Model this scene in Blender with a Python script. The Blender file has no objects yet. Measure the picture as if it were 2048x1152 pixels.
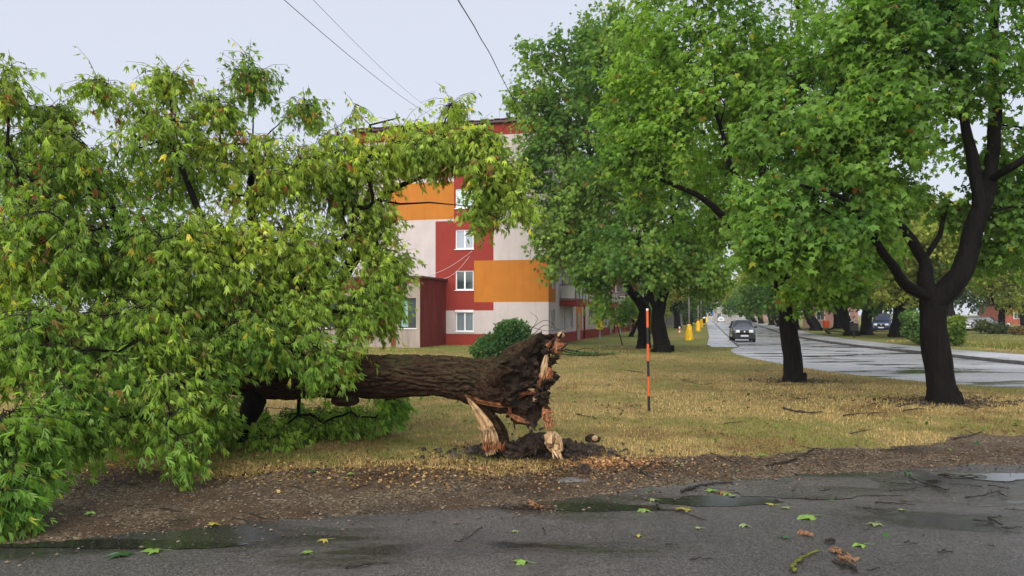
import bpy, bmesh, math, random
import numpy as np
from mathutils import Vector, Matrix

random.seed(7)
RNG = np.random.default_rng(11)
S = bpy.context.scene
C = S.collection

# ------------------------------------------------------------------ camera
F = 1500.0           # focal length in photo pixels (2048 wide)
H = 2.0              # eye height
HOR = 628.0          # horizon row
cam_d = bpy.data.cameras.new("camera")
cam_d.sensor_width = 36.0
cam_d.lens = 36.0 * F / 2048.0
cam_d.shift_y = (HOR - 576.0) / 2048.0
cam_d.clip_start = 0.1
cam_d.clip_end = 3000.0
cam = bpy.data.objects.new("camera", cam_d)
cam.location = (0, 0, H)
cam.rotation_euler = (math.radians(90), 0, 0)
C.objects.link(cam)
S.camera = cam

# ------------------------------------------------------------------ world, sun
SUN_EL, SUN_AZ = math.radians(38), math.radians(200)
W = bpy.data.worlds.new("World")
S.world = W
W.use_nodes = True
wn = W.node_tree.nodes
wl = W.node_tree.links
wn.clear()
wo = wn.new("ShaderNodeOutputWorld")
wb = wn.new("ShaderNodeBackground")
wb.inputs["Strength"].default_value = 0.1
ws = wn.new("ShaderNodeTexSky")
ws.sky_type = 'NISHITA'
ws.sun_disc = False
ws.sun_elevation = SUN_EL
ws.sun_rotation = SUN_AZ
ws.air_density = 1.0
ws.dust_density = 3.0
wm = wn.new("ShaderNodeMix")
wm.data_type = 'RGBA'
wm.inputs[0].default_value = 0.92
wm.inputs[7].default_value = (2.42, 2.53, 2.86, 1)      # even overcast cloud
wl.new(ws.outputs[0], wm.inputs[6])
wl.new(wm.outputs[2], wb.inputs["Color"])
wl.new(wb.outputs[0], wo.inputs[0])

sd = bpy.data.lights.new("sun", 'SUN')
sd.energy = 1.5
sd.angle = math.radians(75)
sd.color = (1.0, 0.96, 0.9)
sun = bpy.data.objects.new("sun", sd)
sun.rotation_euler = (math.radians(90) - SUN_EL, 0, math.pi - SUN_AZ)
sun.location = (0, -20, 40)
C.objects.link(sun)

S.view_settings.view_transform = 'Standard'
S.view_settings.look = 'None'
S.view_settings.gamma = 1.0
S.view_settings.exposure = 1.6
S.cycles.max_bounces = 9
S.cycles.diffuse_bounces = 6
S.cycles.glossy_bounces = 3
S.cycles.transmission_bounces = 6
S.cycles.transparent_max_bounces = 6
S.cycles.caustics_reflective = False
S.cycles.caustics_refractive = False
S.cycles.use_denoising = True

# ------------------------------------------------------------------ helpers
def P(px, py, d):
    """world point that the photo shows at (px, py), d metres away"""
    return np.array([(px - 1024.0) / F * d, d, H + (HOR - py) / F * d])

def G(px, py, z=0.0):
    d = (H - z) * F / (py - HOR)
    return np.array([(px - 1024.0) / F * d, d, z])

def vnoise(p):
    p = np.asarray(p, dtype=np.float64)
    i = np.floor(p).astype(np.int64)
    f = p - i
    u = f * f * (3 - 2 * f)
    def h(dx, dy, dz):
        n = (i[:, 0] + dx) * 374761393 + (i[:, 1] + dy) * 668265263 + (i[:, 2] + dz) * 1274126177
        n = (n ^ (n >> 13)) * 1103515245
        n = (n ^ (n >> 16)) & 0xFFFFFF
        return n / float(0xFFFFFF)
    r = 0
    for dx in (0, 1):
        wx = u[:, 0] if dx else 1 - u[:, 0]
        for dy in (0, 1):
            wy = u[:, 1] if dy else 1 - u[:, 1]
            for dz in (0, 1):
                wz = u[:, 2] if dz else 1 - u[:, 2]
                r = r + wx * wy * wz * h(dx, dy, dz)
    return r

def fbm(p, o=4, g=0.5):
    p = np.asarray(p, dtype=np.float64)
    r, a, t = 0, 1.0, 0
    for k in range(o):
        r = r + a * vnoise(p + 17.3 * k)
        t += a
        a *= g
        p = p * 2.03
    return r / t

def unit(v):
    v = np.asarray(v, dtype=float)
    n = np.linalg.norm(v, axis=-1, keepdims=True)
    return v / np.maximum(n, 1e-9)

def link(o, parent=None):
    C.objects.link(o)
    if parent is not None:
        o.parent = parent
    return o

def tag(o, label=None, cat=None, group=None, kind=None):
    if label: o["label"] = label
    if cat: o["category"] = cat
    if group: o["group"] = group
    if kind: o["kind"] = kind
    return o

def thing(name, label, cat, loc=(0, 0, 0), rz=0.0, group=None):
    o = bpy.data.objects.new(name, None)
    o.empty_display_size = 0.2
    o.location = tuple(loc)
    o.rotation_euler = (0, 0, rz)
    C.objects.link(o)
    return tag(o, label, cat, group)

def np_mesh(name, verts, faces, mat, parent=None, col=None, smooth=False):
    """faces: (n,k) array, all the same size k; col per vertex (n,3)"""
    verts = np.asarray(verts, dtype=np.float32)
    faces = np.asarray(faces, dtype=np.int32)
    me = bpy.data.meshes.new(name)
    k = faces.shape[1]
    me.vertices.add(len(verts))
    me.vertices.foreach_set("co", verts.ravel())
    me.loops.add(faces.size)
    me.loops.foreach_set("vertex_index", faces.ravel())
    me.polygons.add(len(faces))
    me.polygons.foreach_set("loop_start", np.arange(0, faces.size, k, dtype=np.int32))
    me.update(calc_edges=True)
    if col is not None:
        a = me.attributes.new("Col", 'FLOAT_COLOR', 'POINT')
        c4 = np.ones((len(verts), 4), dtype=np.float32)
        c4[:, :3] = col
        a.data.foreach_set("color", c4.ravel())
    if smooth:
        me.polygons.foreach_set("use_smooth", np.ones(len(faces), dtype=bool))
    me.materials.append(mat)
    o = bpy.data.objects.new(name, me)
    return link(o, parent)

class MB:
    """collects shapes for ONE mesh object"""
    def __init__(s):
        s.v, s.f, s.n = [], [], 0
    def add(s, v, f):
        v = [tuple(map(float, q)) for q in v]
        s.v += v
        s.f += [tuple(int(i) + s.n for i in q) for q in f]
        s.n += len(v)
    def box(s, a, b, M=None):
        x0, y0, z0 = a
        x1, y1, z1 = b
        v = [(x0, y0, z0), (x1, y0, z0), (x1, y1, z0), (x0, y1, z0), (x0, y0, z1), (x1, y0, z1), (x1, y1, z1), (x0, y1, z1)]
        if M is not None:
            v = [tuple(M @ Vector(q)) for q in v]
        s.add(v, [(0, 3, 2, 1), (4, 5, 6, 7), (0, 1, 5, 4), (1, 2, 6, 5), (2, 3, 7, 6), (3, 0, 4, 7)])
    def quad(s, a, b, c, d):
        s.add([a, b, c, d], [(0, 1, 2, 3)])
    def tube(s, pts, rad, sides=6, cap=True):
        v, f = tube_arrays(pts, rad, sides, cap)
        s.add(v, f)
    def lathe(s, prof, n=16, c=(0, 0, 0), jit=0.0, seed=0):
        rr = np.random.default_rng(seed)
        v, f = [], []
        for k, (r, z) in enumerate(prof):
            for j in range(n):
                a = 2 * math.pi * j / n
                q = r * (1 + jit * (rr.random() - .5))
                v.append((c[0] + q * math.cos(a), c[1] + q * math.sin(a), c[2] + z))
        for k in range(len(prof) - 1):
            for j in range(n):
                j2 = (j + 1) % n
                f.append((k * n + j, k * n + j2, (k + 1) * n + j2, (k + 1) * n + j))
        f.append(tuple(range(n))[::-1])
        f.append(tuple((len(prof) - 1) * n + j for j in range(n)))
        s.add(v, f)
    def build(s, name, mat, parent=None, smooth=False, bevel=0.0, subsurf=0, weld=False):
        me = bpy.data.meshes.new(name)
        me.from_pydata(s.v, [], s.f)
        me.update()
        if weld:
            bm = bmesh.new(); bm.from_mesh(me); bmesh.ops.remove_doubles(bm, verts=bm.verts, dist=1e-4); bm.to_mesh(me); bm.free()
        if smooth:
            me.polygons.foreach_set("use_smooth", np.ones(len(me.polygons), dtype=bool))
        me.materials.append(mat)
        o = bpy.data.objects.new(name, me)
        if bevel:
            m = o.modifiers.new("bevel", 'BEVEL')
            m.width = bevel
            m.segments = 2
            m.limit_method = 'ANGLE'
        if subsurf:
            m = o.modifiers.new("sub", 'SUBSURF')
            m.levels = m.render_levels = subsurf
        return link(o, parent)

def frames(pts):
    pts = np.asarray(pts, dtype=float)
    t = np.gradient(pts, axis=0)
    t = unit(t)
    up = np.array([0, 0, 1.0]) if abs(t[0][2]) < 0.9 else np.array([1.0, 0, 0])
    n = unit(np.cross(t[0], up))
    N = []
    for k in range(len(pts)):
        n = unit(n - t[k] * np.dot(n, t[k]))
        N.append(n)
    N = np.array(N)
    B = np.cross(t, N)
    return t, N, B

def tube_arrays(pts, rad, sides=6, cap=True):
    pts = np.asarray(pts, dtype=float)
    rad = np.broadcast_to(np.asarray(rad, dtype=float), (len(pts),))
    t, N, B = frames(pts)
    a = np.arange(sides) * 2 * np.pi / sides
    v = pts[:, None, :] + rad[:, None, None] * (np.cos(a)[None, :, None] * N[:, None, :] + np.sin(a)[None, :, None] * B[:, None, :])
    v = v.reshape(-1, 3)
    f = []
    for k in range(len(pts) - 1):
        for j in range(sides):
            j2 = (j + 1) % sides
            f.append((k * sides + j, k * sides + j2, (k + 1) * sides + j2, (k + 1) * sides + j))
    if cap:
        f.append(tuple(range(sides))[::-1])
        f.append(tuple((len(pts) - 1) * sides + j for j in range(sides)))
    return v, f

def copy_tree(o, parent=None):
    c = o.copy()
    C.objects.link(c)
    c.parent = parent
    for ch in list(o.children):
        copy_tree(ch, c)
    return c

def interp_path(pts, n, rad=None):
    """Catmull-Rom style smooth resampling"""
    pts = np.asarray(pts, dtype=float)
    m = len(pts)
    ts = np.linspace(0, m - 1, n)
    out, ro = [], []
    for t in ts:
        i = min(int(t), m - 2)
        u = t - i
        p0, p1, p2, p3 = pts[max(i - 1, 0)], pts[i], pts[i + 1], pts[min(i + 2, m - 1)]
        out.append(0.5 * (2 * p1 + (p2 - p0) * u + (2 * p0 - 5 * p1 + 4 * p2 - p3) * u * u + (3 * p1 - p0 - 3 * p2 + p3) * u ** 3))
        if rad is not None:
            ro.append(rad[i] * (1 - u) + rad[i + 1] * u)
    return (np.array(out), np.array(ro)) if rad is not None else np.array(out)

def in_poly(x, y, poly):
    x = np.asarray(x); y = np.asarray(y)
    r = np.zeros(x.shape, dtype=bool)
    n = len(poly)
    for i in range(n):
        x0, y0 = poly[i]
        x1, y1 = poly[(i + 1) % n]
        if y0 == y1: continue
        c = ((y0 > y) != (y1 > y)) & (x < (x1 - x0) * (y - y0) / (y1 - y0) + x0)
        r ^= c
    return r

# ------------------------------------------------------------------ materials
class NT:
    def __init__(s, name):
        s.m = bpy.data.materials.new(name)
        s.m.use_nodes = True
        s.t = s.m.node_tree
        s.t.nodes.clear()
        s.out = s.t.nodes.new("ShaderNodeOutputMaterial")
    def n(s, ty, **kw):
        x = s.t.nodes.new("ShaderNode" + ty)
        for k, v in kw.items():
            setattr(x, k, v)
        return x
    def l(s, a, b):
        s.t.links.new(a, b)
    def coord(s, which="Object", scale=(1, 1, 1)):
        c = s.n("TexCoord")
        m = s.n("Mapping")
        m.inputs["Scale"].default_value = scale
        s.l(c.outputs[which], m.inputs["Vector"])
        return m.outputs[0]
    def noise(s, vec, scale, detail=4, rough=0.55, dist=0.0):
        x = s.n("TexNoise")
        x.inputs["Scale"].default_value = scale
        x.inputs["Detail"].default_value = detail
        x.inputs["Roughness"].default_value = rough
        x.inputs["Distortion"].default_value = dist
        if vec is not None: s.l(vec, x.inputs["Vector"])
        return x.outputs[0]
    def ramp(s, fac, stops):
        x = s.n("ValToRGB")
        e = x.color_ramp.elements
        while len(e) < len(stops): e.new(0.5)
        for k, (p, c) in enumerate(stops):
            e[k].position = p
            e[k].color = (c, c, c, 1) if isinstance(c, (int, float)) else (*c, 1)
        s.l(fac, x.inputs[0])
        return x.outputs[0]
    def mix(s, fac, a, b, mode='MIX'):
        x = s.n("Mix", data_type='RGBA', blend_type=mode)
        for i, q in ((0, fac), (6, a), (7, b)):
            if isinstance(q, (int, float)): x.inputs[i].default_value = q
            elif isinstance(q, tuple): x.inputs[i].default_value = (*q, 1) if len(q) == 3 else q
            else: s.l(q, x.inputs[i])
        return x.outputs[2]
    def bump(s, h, strength=0.5, dist=0.02, prev=None):
        x = s.n("Bump")
        x.inputs["Strength"].default_value = strength
        x.inputs["Distance"].default_value = dist
        s.l(h, x.inputs["Height"])
        if prev is not None: s.l(prev, x.inputs["Normal"])
        return x.outputs[0]
    def pbsdf(s, col=(0.5, 0.5, 0.5), rough=0.6, spec=0.5, metal=0.0, normal=None, trans=0.0, coat=0.0):
        x = s.n("BsdfPrincipled")
        def put(k, v):
            if isinstance(v, (int, float)): x.inputs[k].default_value = v
            elif isinstance(v, tuple): x.inputs[k].default_value = (*v, 1) if len(v) == 3 else v
            else: s.l(v, x.inputs[k])
        put("Base Color", col); put("Roughness", rough); put("Specular IOR Level", spec); put("Metallic", metal)
        x.inputs["Transmission Weight"].default_value = trans
        x.inputs["Coat Weight"].default_value = coat
        if normal is not None: s.l(normal, x.inputs["Normal"])
        return x.outputs[0]
    def done(s, sh):
        s.l(sh, s.out.inputs["Surface"])
        return s.m

def m_plain(name, col, rough=0.6, spec=0.4, metal=0.0, var=0.12, scale=6.0, bump=0.0, coat=0.0):
    t = NT(name)
    v = t.coord("Object")
    n = t.noise(v, scale, 5, 0.6)
    f = t.ramp(n, [(0.3, 1 - var), (0.7, 1 + var)])
    c = t.mix(1.0, tuple(col), f, 'MULTIPLY')
    nb = t.bump(t.noise(v, scale * 12, 3), bump, 0.01) if bump else None
    return t.done(t.pbsdf(c, rough, spec, metal, nb, coat=coat))

def m_leaf(name, rough=0.42, spec=0.35, trans=0.35):
    t = NT(name)
    a = t.n("Attribute", attribute_name="Col")
    ge = t.n("NewGeometry")
    under = t.mix(1.0, a.outputs["Color"], (1.15, 1.12, 1.7), 'MULTIPLY')      # paler, duller undersides
    cc = t.mix(ge.outputs["Backfacing"], a.outputs["Color"], under)
    p = t.pbsdf(cc, rough, spec)
    tr = t.n("BsdfTranslucent")
    t.l(t.mix(1.0, a.outputs["Color"], (1.45, 1.6, 0.55), 'MULTIPLY'), tr.inputs["Color"])
    mx = t.n("MixShader")
    mx.inputs[0].default_value = trans
    t.l(p, mx.inputs[1]); t.l(tr.outputs[0], mx.inputs[2])
    return t.done(mx.outputs[0])

def m_col(name, rough=0.8, spec=0.2, trans=0.0):
    t = NT(name)
    a = t.n("Attribute", attribute_name="Col")
    p = t.pbsdf(a.outputs["Color"], rough, spec)
    if trans:
        tr = t.n("BsdfTranslucent")
        t.l(a.outputs["Color"], tr.inputs["Color"])
        mx = t.n("MixShader"); mx.inputs[0].default_value = trans
        t.l(p, mx.inputs[1]); t.l(tr.outputs[0], mx.inputs[2])
        p = mx.outputs[0]
    return t.done(p)

def m_bark(name, c0, c1, scale=(9, 9, 1.6), moss=None, bs=0.9):
    t = NT(name)
    v = t.coord("Object", scale)
    n = t.noise(v, 1.6, 6, 0.62, 0.6)
    w = t.noise(v, 5.0, 5, 0.6, 0.4)
    c = t.mix(t.ramp(n, [(0.36, 0.0), (0.66, 1.0)]), tuple(c0), tuple(c1))
    if moss:
        big = t.noise(t.coord("Object"), 1.7, 4, 0.6)
        g = t.n("NewGeometry")
        sp = t.n("SeparateXYZ"); t.l(g.outputs["Normal"], sp.inputs[0])
        up = t.ramp(sp.outputs[2], [(0.15, 0.0), (0.9, 1.0)])
        mm = t.n("Math", operation='MULTIPLY')
        t.l(up, mm.inputs[0]); t.l(t.ramp(big, [(0.4, 0.0), (0.65, 0.75)]), mm.inputs[1])
        c = t.mix(mm.outputs[0], c, tuple(moss))
    b1 = t.bump(n, bs, 0.05)
    b2 = t.bump(w, bs * 0.6, 0.015, b1)
    return t.done(t.pbsdf(c, 0.8, 0.12, 0, b2))

def m_wood(name, c0, c1, c2, scale=(30, 30, 2.0)):
    t = NT(name)
    v = t.coord("Object", scale)
    n = t.noise(v, 1.0, 5, 0.6, 0.3)
    c = t.ramp(n, [(0.28, tuple(c0)), (0.5, tuple(c1)), (0.72, tuple(c2))])
    g = t.noise(t.coord("Object"), 7.0, 5, 0.65, 0.6)
    c = t.mix(t.ramp(g, [(0.50, 0.0), (0.66, 0.9)]), c, tuple(0.22 * np.array(c0)))
    nb = t.bump(n, 0.8, 0.02)
    return t.done(t.pbsdf(c, 0.6, 0.3, 0, nb))

M = {}
M['bark_fallen'] = m_bark("bark of fallen tree", (0.007, 0.0042, 0.003), (0.075, 0.041, 0.025), (3.0, 16, 16), (0.050, 0.055, 0.018), 1.0)
M['bark'] = m_bark("dark wet bark", (0.002, 0.0017, 0.0014), (0.010, 0.008, 0.0063))
M['twig'] = m_plain("twig bark", (0.022, 0.017, 0.013), 0.7, 0.3, var=0.4)
M['rot'] = m_plain("rotten black wood", (0.028, 0.018, 0.012), 0.85, 0.2, var=0.8, scale=9, bump=1.0)
M['wood_pale'] = m_wood("torn pale wood", (0.22, 0.12, 0.055), (0.46, 0.30, 0.155), (0.58, 0.44, 0.27))
M['wood_red'] = m_wood("torn reddish wood", (0.07, 0.025, 0.012), (0.25, 0.09, 0.035), (0.46, 0.24, 0.11))
M['soil'] = m_plain("black soil", (0.045, 0.031, 0.022), 0.9, 0.2, var=0.7, scale=12, bump=1.0)
M['leaf_elder'] = m_leaf("boxelder leaf", 0.48, 0.25, 0.52)
M['leaf_maple'] = m_leaf("maple leaf", 0.48, 0.22, 0.50)
M['leaf_far'] = m_leaf("far leaf", 0.55, 0.2, 0.45)
M['leaf_wet'] = m_leaf("wet fallen leaf", 0.25, 0.5, 0.1)
M['blade'] = m_col("grass blade", 0.75, 0.15, 0.3)
M['grit'] = m_col("gravel stone", 0.7, 0.3)
M['litter'] = m_col("leaf litter", 0.8, 0.2, 0.2)

def mat_ground():
    t = NT("dry lawn")
    v = t.coord("Object")
    big = t.noise(v, 0.22, 5, 0.6)
    mid = t.noise(v, 1.5, 5, 0.65)
    fine = t.noise(v, 22, 4, 0.7)
    straw = t.mix(t.ramp(fine, [(0.3, 0.0), (0.7, 1.0)]), (0.15, 0.105, 0.038), (0.37, 0.275, 0.108))
    green = t.mix(t.ramp(fine, [(0.3, 0.0), (0.7, 1.0)]), (0.070, 0.085, 0.020), (0.20, 0.21, 0.055))
    c = t.mix(t.ramp(mid, [(0.48, 0.0), (0.70, 0.8)]), straw, green)
    sp = t.n("SeparateXYZ"); t.l(v, sp.inputs[0])
    far = t.n("MapRange"); t.l(sp.outputs[1], far.inputs[0])
    far.inputs[1].default_value = 30; far.inputs[2].default_value = 46
    mm = t.n("Math", operation='MULTIPLY'); t.l(far.outputs[0], mm.inputs[0]); t.l(t.ramp(big, [(0.36, 0.0), (0.55, 0.9)]), mm.inputs[1])
    c = t.mix(mm.outputs[0], c, (0.13, 0.17, 0.035))
    brown = t.ramp(t.noise(v, 0.7, 6, 0.7), [(0.60, 0.0), (0.72, 0.7)])
    c = t.mix(brown, c, (0.13, 0.075, 0.033))
    nb = t.bump(fine, 0.9, 0.05, t.bump(mid, 0.5, 0.08))
    return t.done(t.pbsdf(c, 0.9, 0.15, 0, nb))
M['ground'] = mat_ground()

def mat_verge():
    t = NT("gravel and dirt")
    v = t.coord("Object")
    vo = t.n("TexVoronoi"); vo.inputs["Scale"].default_value = 42; t.l(v, vo.inputs["Vector"])
    sepc = t.n("SeparateColor"); t.l(vo.outputs["Color"], sepc.inputs[0])
    stone = t.ramp(sepc.outputs[0], [(0.0, (0.027, 0.018, 0.010)), (0.45, (0.080, 0.053, 0.028)), (0.8, (0.130, 0.094, 0.056)), (1.0, (0.24, 0.19, 0.13))])
    big = t.noise(v, 0.9, 6, 0.65)
    soil = t.mix(t.noise(v, 14, 4), (0.026, 0.015, 0.007), (0.080, 0.044, 0.019))
    c = t.mix(t.ramp(big, [(0.42, 0.0), (0.60, 1.0)]), stone, soil)
    dark = t.ramp(t.noise(v, 0.55, 4, 0.6, 0.5), [(0.55, 0.0), (0.64, 0.75)])
    c = t.mix(dark, c, (0.018, 0.013, 0.010))
    inv = t.ramp(vo.outputs["Distance"], [(0.0, 1.0), (0.6, 0.0)])
    nb = t.bump(inv, 0.8, 0.015, t.bump(t.noise(v, 5, 5), 0.7, 0.05))
    return t.done(t.pbsdf(c, t.ramp(dark, [(0.0, 0.75), (0.75, 0.35)]), 0.35, 0, nb))
M['verge'] = mat_verge()

def mat_asphalt(name, c0, c1, wet_lo, wet_hi, r_dry, r_wet, scale=0.35, bs=0.5, stretch=(1, 1, 1), specks=True, wetdark=0.5):
    t = NT(name)
    v = t.coord("Object")
    vs = t.coord("Object", stretch)
    fine = t.noise(v, 90, 3, 0.7)
    med = t.noise(v, 2.4, 5, 0.65)
    c = t.mix(t.ramp(fine, [(0.30, 0.0), (0.70, 1.0)]), tuple(c0), tuple(c1))
    grain = t.noise(v, 34, 5, 0.75)
    c = t.mix(1.0, c, t.ramp(grain, [(0.33, 0.35), (0.5, 0.95), (0.67, 1.9)]), 'MULTIPLY')
    c = t.mix(t.ramp(med, [(0.35, 0.0), (0.7, 0.35)]), c, tuple(0.6 * np.array(c0)))
    if specks:
        vo = t.n("TexVoronoi"); vo.inputs["Scale"].default_value = 110; t.l(v, vo.inputs["Vector"])
        sc = t.n("SeparateColor"); t.l(vo.outputs["Color"], sc.inputs[0])
        c = t.mix(t.ramp(sc.outputs[1], [(0.86, 0.0), (0.93, 0.8)]), c, (0.17, 0.155, 0.145))
    zone = t.ramp(t.noise(vs, scale * .55, 3, 0.5), [(0.38, 0.72), (0.62, 1.18)])
    c = t.mix(1.0, c, zone, 'MULTIPLY')
    wet = t.ramp(t.noise(vs, scale, 6, 0.6, 0.4), [(wet_lo, 0.0), (wet_hi, 1.0)])
    c = t.mix(wet, c, t.mix(1.0, c, (wetdark, wetdark, wetdark), 'MULTIPLY'))
    rough = t.ramp(wet, [(0.0, r_dry), (1.0, r_wet)])
    b = t.n("Bump"); b.inputs["Distance"].default_value = 0.012
    t.l(t.ramp(wet, [(0.0, bs), (1.0, bs * 0.12)]), b.inputs["Strength"])
    t.l(fine, b.inputs["Height"])
    return t.done(t.pbsdf(c, rough, 0.5, 0, b.outputs[0]))
M['asphalt'] = mat_asphalt("wet asphalt lane", (0.026, 0.024, 0.022), (0.135, 0.122, 0.112), 0.50, 0.57, 0.40, 0.07, 0.40, 0.8, (0.55, 1.5, 1))
M['puddle'] = mat_asphalt("standing water", (0.018, 0.017, 0.016), (0.05, 0.046, 0.042), -1.0, -0.9, 0.05, 0.05, 0.40, 0.3, (0.6, 1.4, 1))
M['sheen'] = mat_asphalt("soaked asphalt", (0.024, 0.022, 0.020), (0.12, 0.108, 0.10), 0.42, 0.60, 0.26, 0.10, 0.9, 0.5, (0.5, 1.4, 1))
M['road'] = mat_asphalt("soaked road", (0.24, 0.24, 0.245), (0.44, 0.44, 0.45), 0.545, 0.585, 0.40, 0.04, 0.55, 0.55, (0.30, 1.0, 1), False, 0.16)
M['walk'] = mat_asphalt("wet pavement", (0.30, 0.30, 0.305), (0.46, 0.46, 0.47), 0.62, 0.68, 0.38, 0.08, 0.6, 0.5, (0.6, 0.5, 1), False, 0.5)
M['kerb'] = m_plain("kerb concrete", (0.10, 0.095, 0.09), 0.55, 0.4, var=0.4, scale=3, bump=0.4)
# ================================================================== ground, roads
def sheet(name, poly, z, mat, kind='structure'):
    me = bpy.data.meshes.new(name)
    if z is None:
        vs = poly
    else:
        vs = [(x, y, z) for x, y in poly]
    me.from_pydata(vs, [], [tuple(range(len(vs)))])
    me.update()
    if me.polygons[0].normal.z < 0:
        me.flip_normals()
    me.materials.append(mat)
    o = link(bpy.data.objects.new(name, me))
    return tag(o, kind=kind)

sheet("ground", [(-900, -300), (900, -300), (900, 1500), (-900, 1500)], 0.0, M['ground'])

def smooth2(pts, n):
    return [tuple(q) for q in interp_path(np.array(pts, float), n)]

L_NEAR = smooth2([(62, 14.5), (32, 17.2), (19, 18.6), (13.8, 20.1), (11.6, 23.4), (10.8, 28), (11.0, 36), (12.1, 41.5), (13.4, 44.5)], 40)
KERB_L = [(13.7, 45.0), (13.95, 46.0), (18.0, 62), (25.7, 92), (42.7, 158), (76, 290)]
KERB_R = [(20.0, 28.5), (20.1, 32), (20.35, 38), (21.2, 48.4), (23.0, 58.5), (25.6, 70), (32.3, 94), (41.2, 126), (50.0, 158), (83, 290)]
KERB_R_S = smooth2(KERB_R, 70)
road_poly = L_NEAR + KERB_L[1:] + KERB_R_S[::-1] + [(20.5, 27.6), (24, 26.6), (62, 25)]
sheet("road", road_poly, 0.004, M['road'])
WALK_L = [(12.0, 45.0), (12.35, 47.5), (16.3, 62), (24.0, 92), (41.0, 158), (74.3, 290)]
wl_poly = [(x, y, 0.02 if y < 46.5 else 0.07) for x, y in WALK_L] + [(x - 0.13, y, 0.02 if y < 46.5 else 0.07) for x, y in KERB_L[::-1]]
sheet("pavement_beside_lawn", wl_poly, None, M['walk'])
WALK_R = smooth2([(25.5, 27.0), (24.3, 31), (23.6, 36), (23.5, 42), (24.2, 49), (25.7, 58.5), (28.4, 70), (35.3, 94), (44.4, 126), (53.2, 158), (86.3, 290)], 70)
sheet("pavement_across_road", [(x + 0.14, y) for x, y in KERB_R_S] + WALK_R[::-1], 0.125, M['walk'])
sheet("lawn_across_road", WALK_R + [(400, 700), (600, 300), (400, 27), (60, 26.8)], 0.135, M['ground'])

# kerbs: single stones, shared mesh, as far as they can be told apart
def kerb_run(name, pts, width, h, step, ymax, side):
    parent = tag(link(bpy.data.objects.new(name, None)), kind='structure')
    p = interp_path(np.array(pts, float), 1600)
    s = np.concatenate([[0], np.cumsum(np.linalg.norm(np.diff(p, axis=0), axis=1))])
    mb = MB(); mb.box((0, -width / 2, -0.05), (step - 0.012, width / 2, h))
    first, rest, k = None, MB(), 0
    rr = random.Random(5)
    while (k + 1) * step < s[-1]:
        a = np.array([np.interp(k * step, s, p[:, i]) for i in (0, 1)])
        b = np.array([np.interp((k + 1) * step, s, p[:, i]) for i in (0, 1)])
        d = unit(b - a); nrm = np.array([-d[1], d[0]]) * side * width / 2
        ang = math.atan2(d[1], d[0])
        o0 = a + nrm
        if a[1] < ymax:
            if first is None:
                first = mb.build("kerb_stone", M['kerb'], parent, bevel=0.012); o = first
            else:
                o = first.copy(); C.objects.link(o); o.parent = parent
            o.location = (o0[0], o0[1], rr.uniform(-0.012, 0.006)); o.rotation_euler = (0, rr.uniform(-.006, .006), ang + rr.uniform(-.01, .01))
        else:
            Mx = Matrix.Translation((o0[0], o0[1], 0)) @ Matrix.Rotation(ang, 4, 'Z')
            rest.box((0, -width / 2, -0.05), (step - 0.012, width / 2, h), Mx)
        k += 1
    if rest.n:
        tag(rest.build("kerb_stones", M['kerb'], parent), kind='stuff')
    return parent
kerb_run("kerb_across_road", KERB_R, 0.15, 0.15, 1.0, 85, -1)
kerb_run("kerb_beside_lawn", KERB_L[1:], 0.13, 0.10, 1.0, 85, 1)

# near asphalt lane with slightly uneven surface
A_EDGE = np.array([(-30, 3.6), (-9, 5.55), (-4.25, 6.25), (-2.2, 7.1), (0.3, 7.85), (2.15, 8.6), (4.9, 9.5), (6.7, 9.85), (14, 11.4), (40, 15.5)])
G_EDGE = np.array([(-30, 8.5), (-9, 9.3), (-5, 9.5), (-3.4, 9.5), (-1.5, 9.75), (-0.4, 9.45), (0.5, 9.7), (1.2, 10.3), (3.4, 10.6), (5, 11.2), (8.4, 12.5), (14, 15.0), (20, 16.6), (40, 17)])
def a_edge(x): return np.interp(x, A_EDGE[:, 0], A_EDGE[:, 1])
def g_edge(x): return np.interp(x, G_EDGE[:, 0], G_EDGE[:, 1])
sheet("asphalt_lane", [(x, a_edge(x) + 0.35) for x in np.linspace(-30, 40, 80)] + [(40, -40), (-30, -40)], 0.006, M['asphalt'])

def water(name, c, r, mat, z, seed):
    n = 72
    th_ = np.arange(n) * 2 * np.pi / n
    q_ = np.stack([np.cos(th_) * 1.3, np.sin(th_) * 1.3, 0 * th_ + seed], -1)
    k_ = .45 + 1.1 * fbm(q_ * 1.4, 4)
    sheet(name, [(c[0] + r[0] * math.cos(t) * k, c[1] + r[1] * math.sin(t) * k) for t, k in zip(th_, k_)], z, M[mat])
for i_w, (px, py, rx, ry, mt, z, sd_) in enumerate(((1985, 985, 1.25, .75, 'sheen', .0085, 3), (1180, 1016, .85, .16, 'puddle', .0095, 7), (1430, 1004, .75, .22, 'puddle', .0095, 11), (230, 1090, 1.1, .13, 'puddle', .0095, 17), (1640, 985, .9, .3, 'sheen', .0085, 23), (1985, 955, .6, .22, 'puddle', .0105, 29))):
    water("puddle" if mt == 'puddle' else "wet_patch", G(px, py), (rx, ry), mt, .0075 + .0016 * i_w, sd_)

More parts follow.
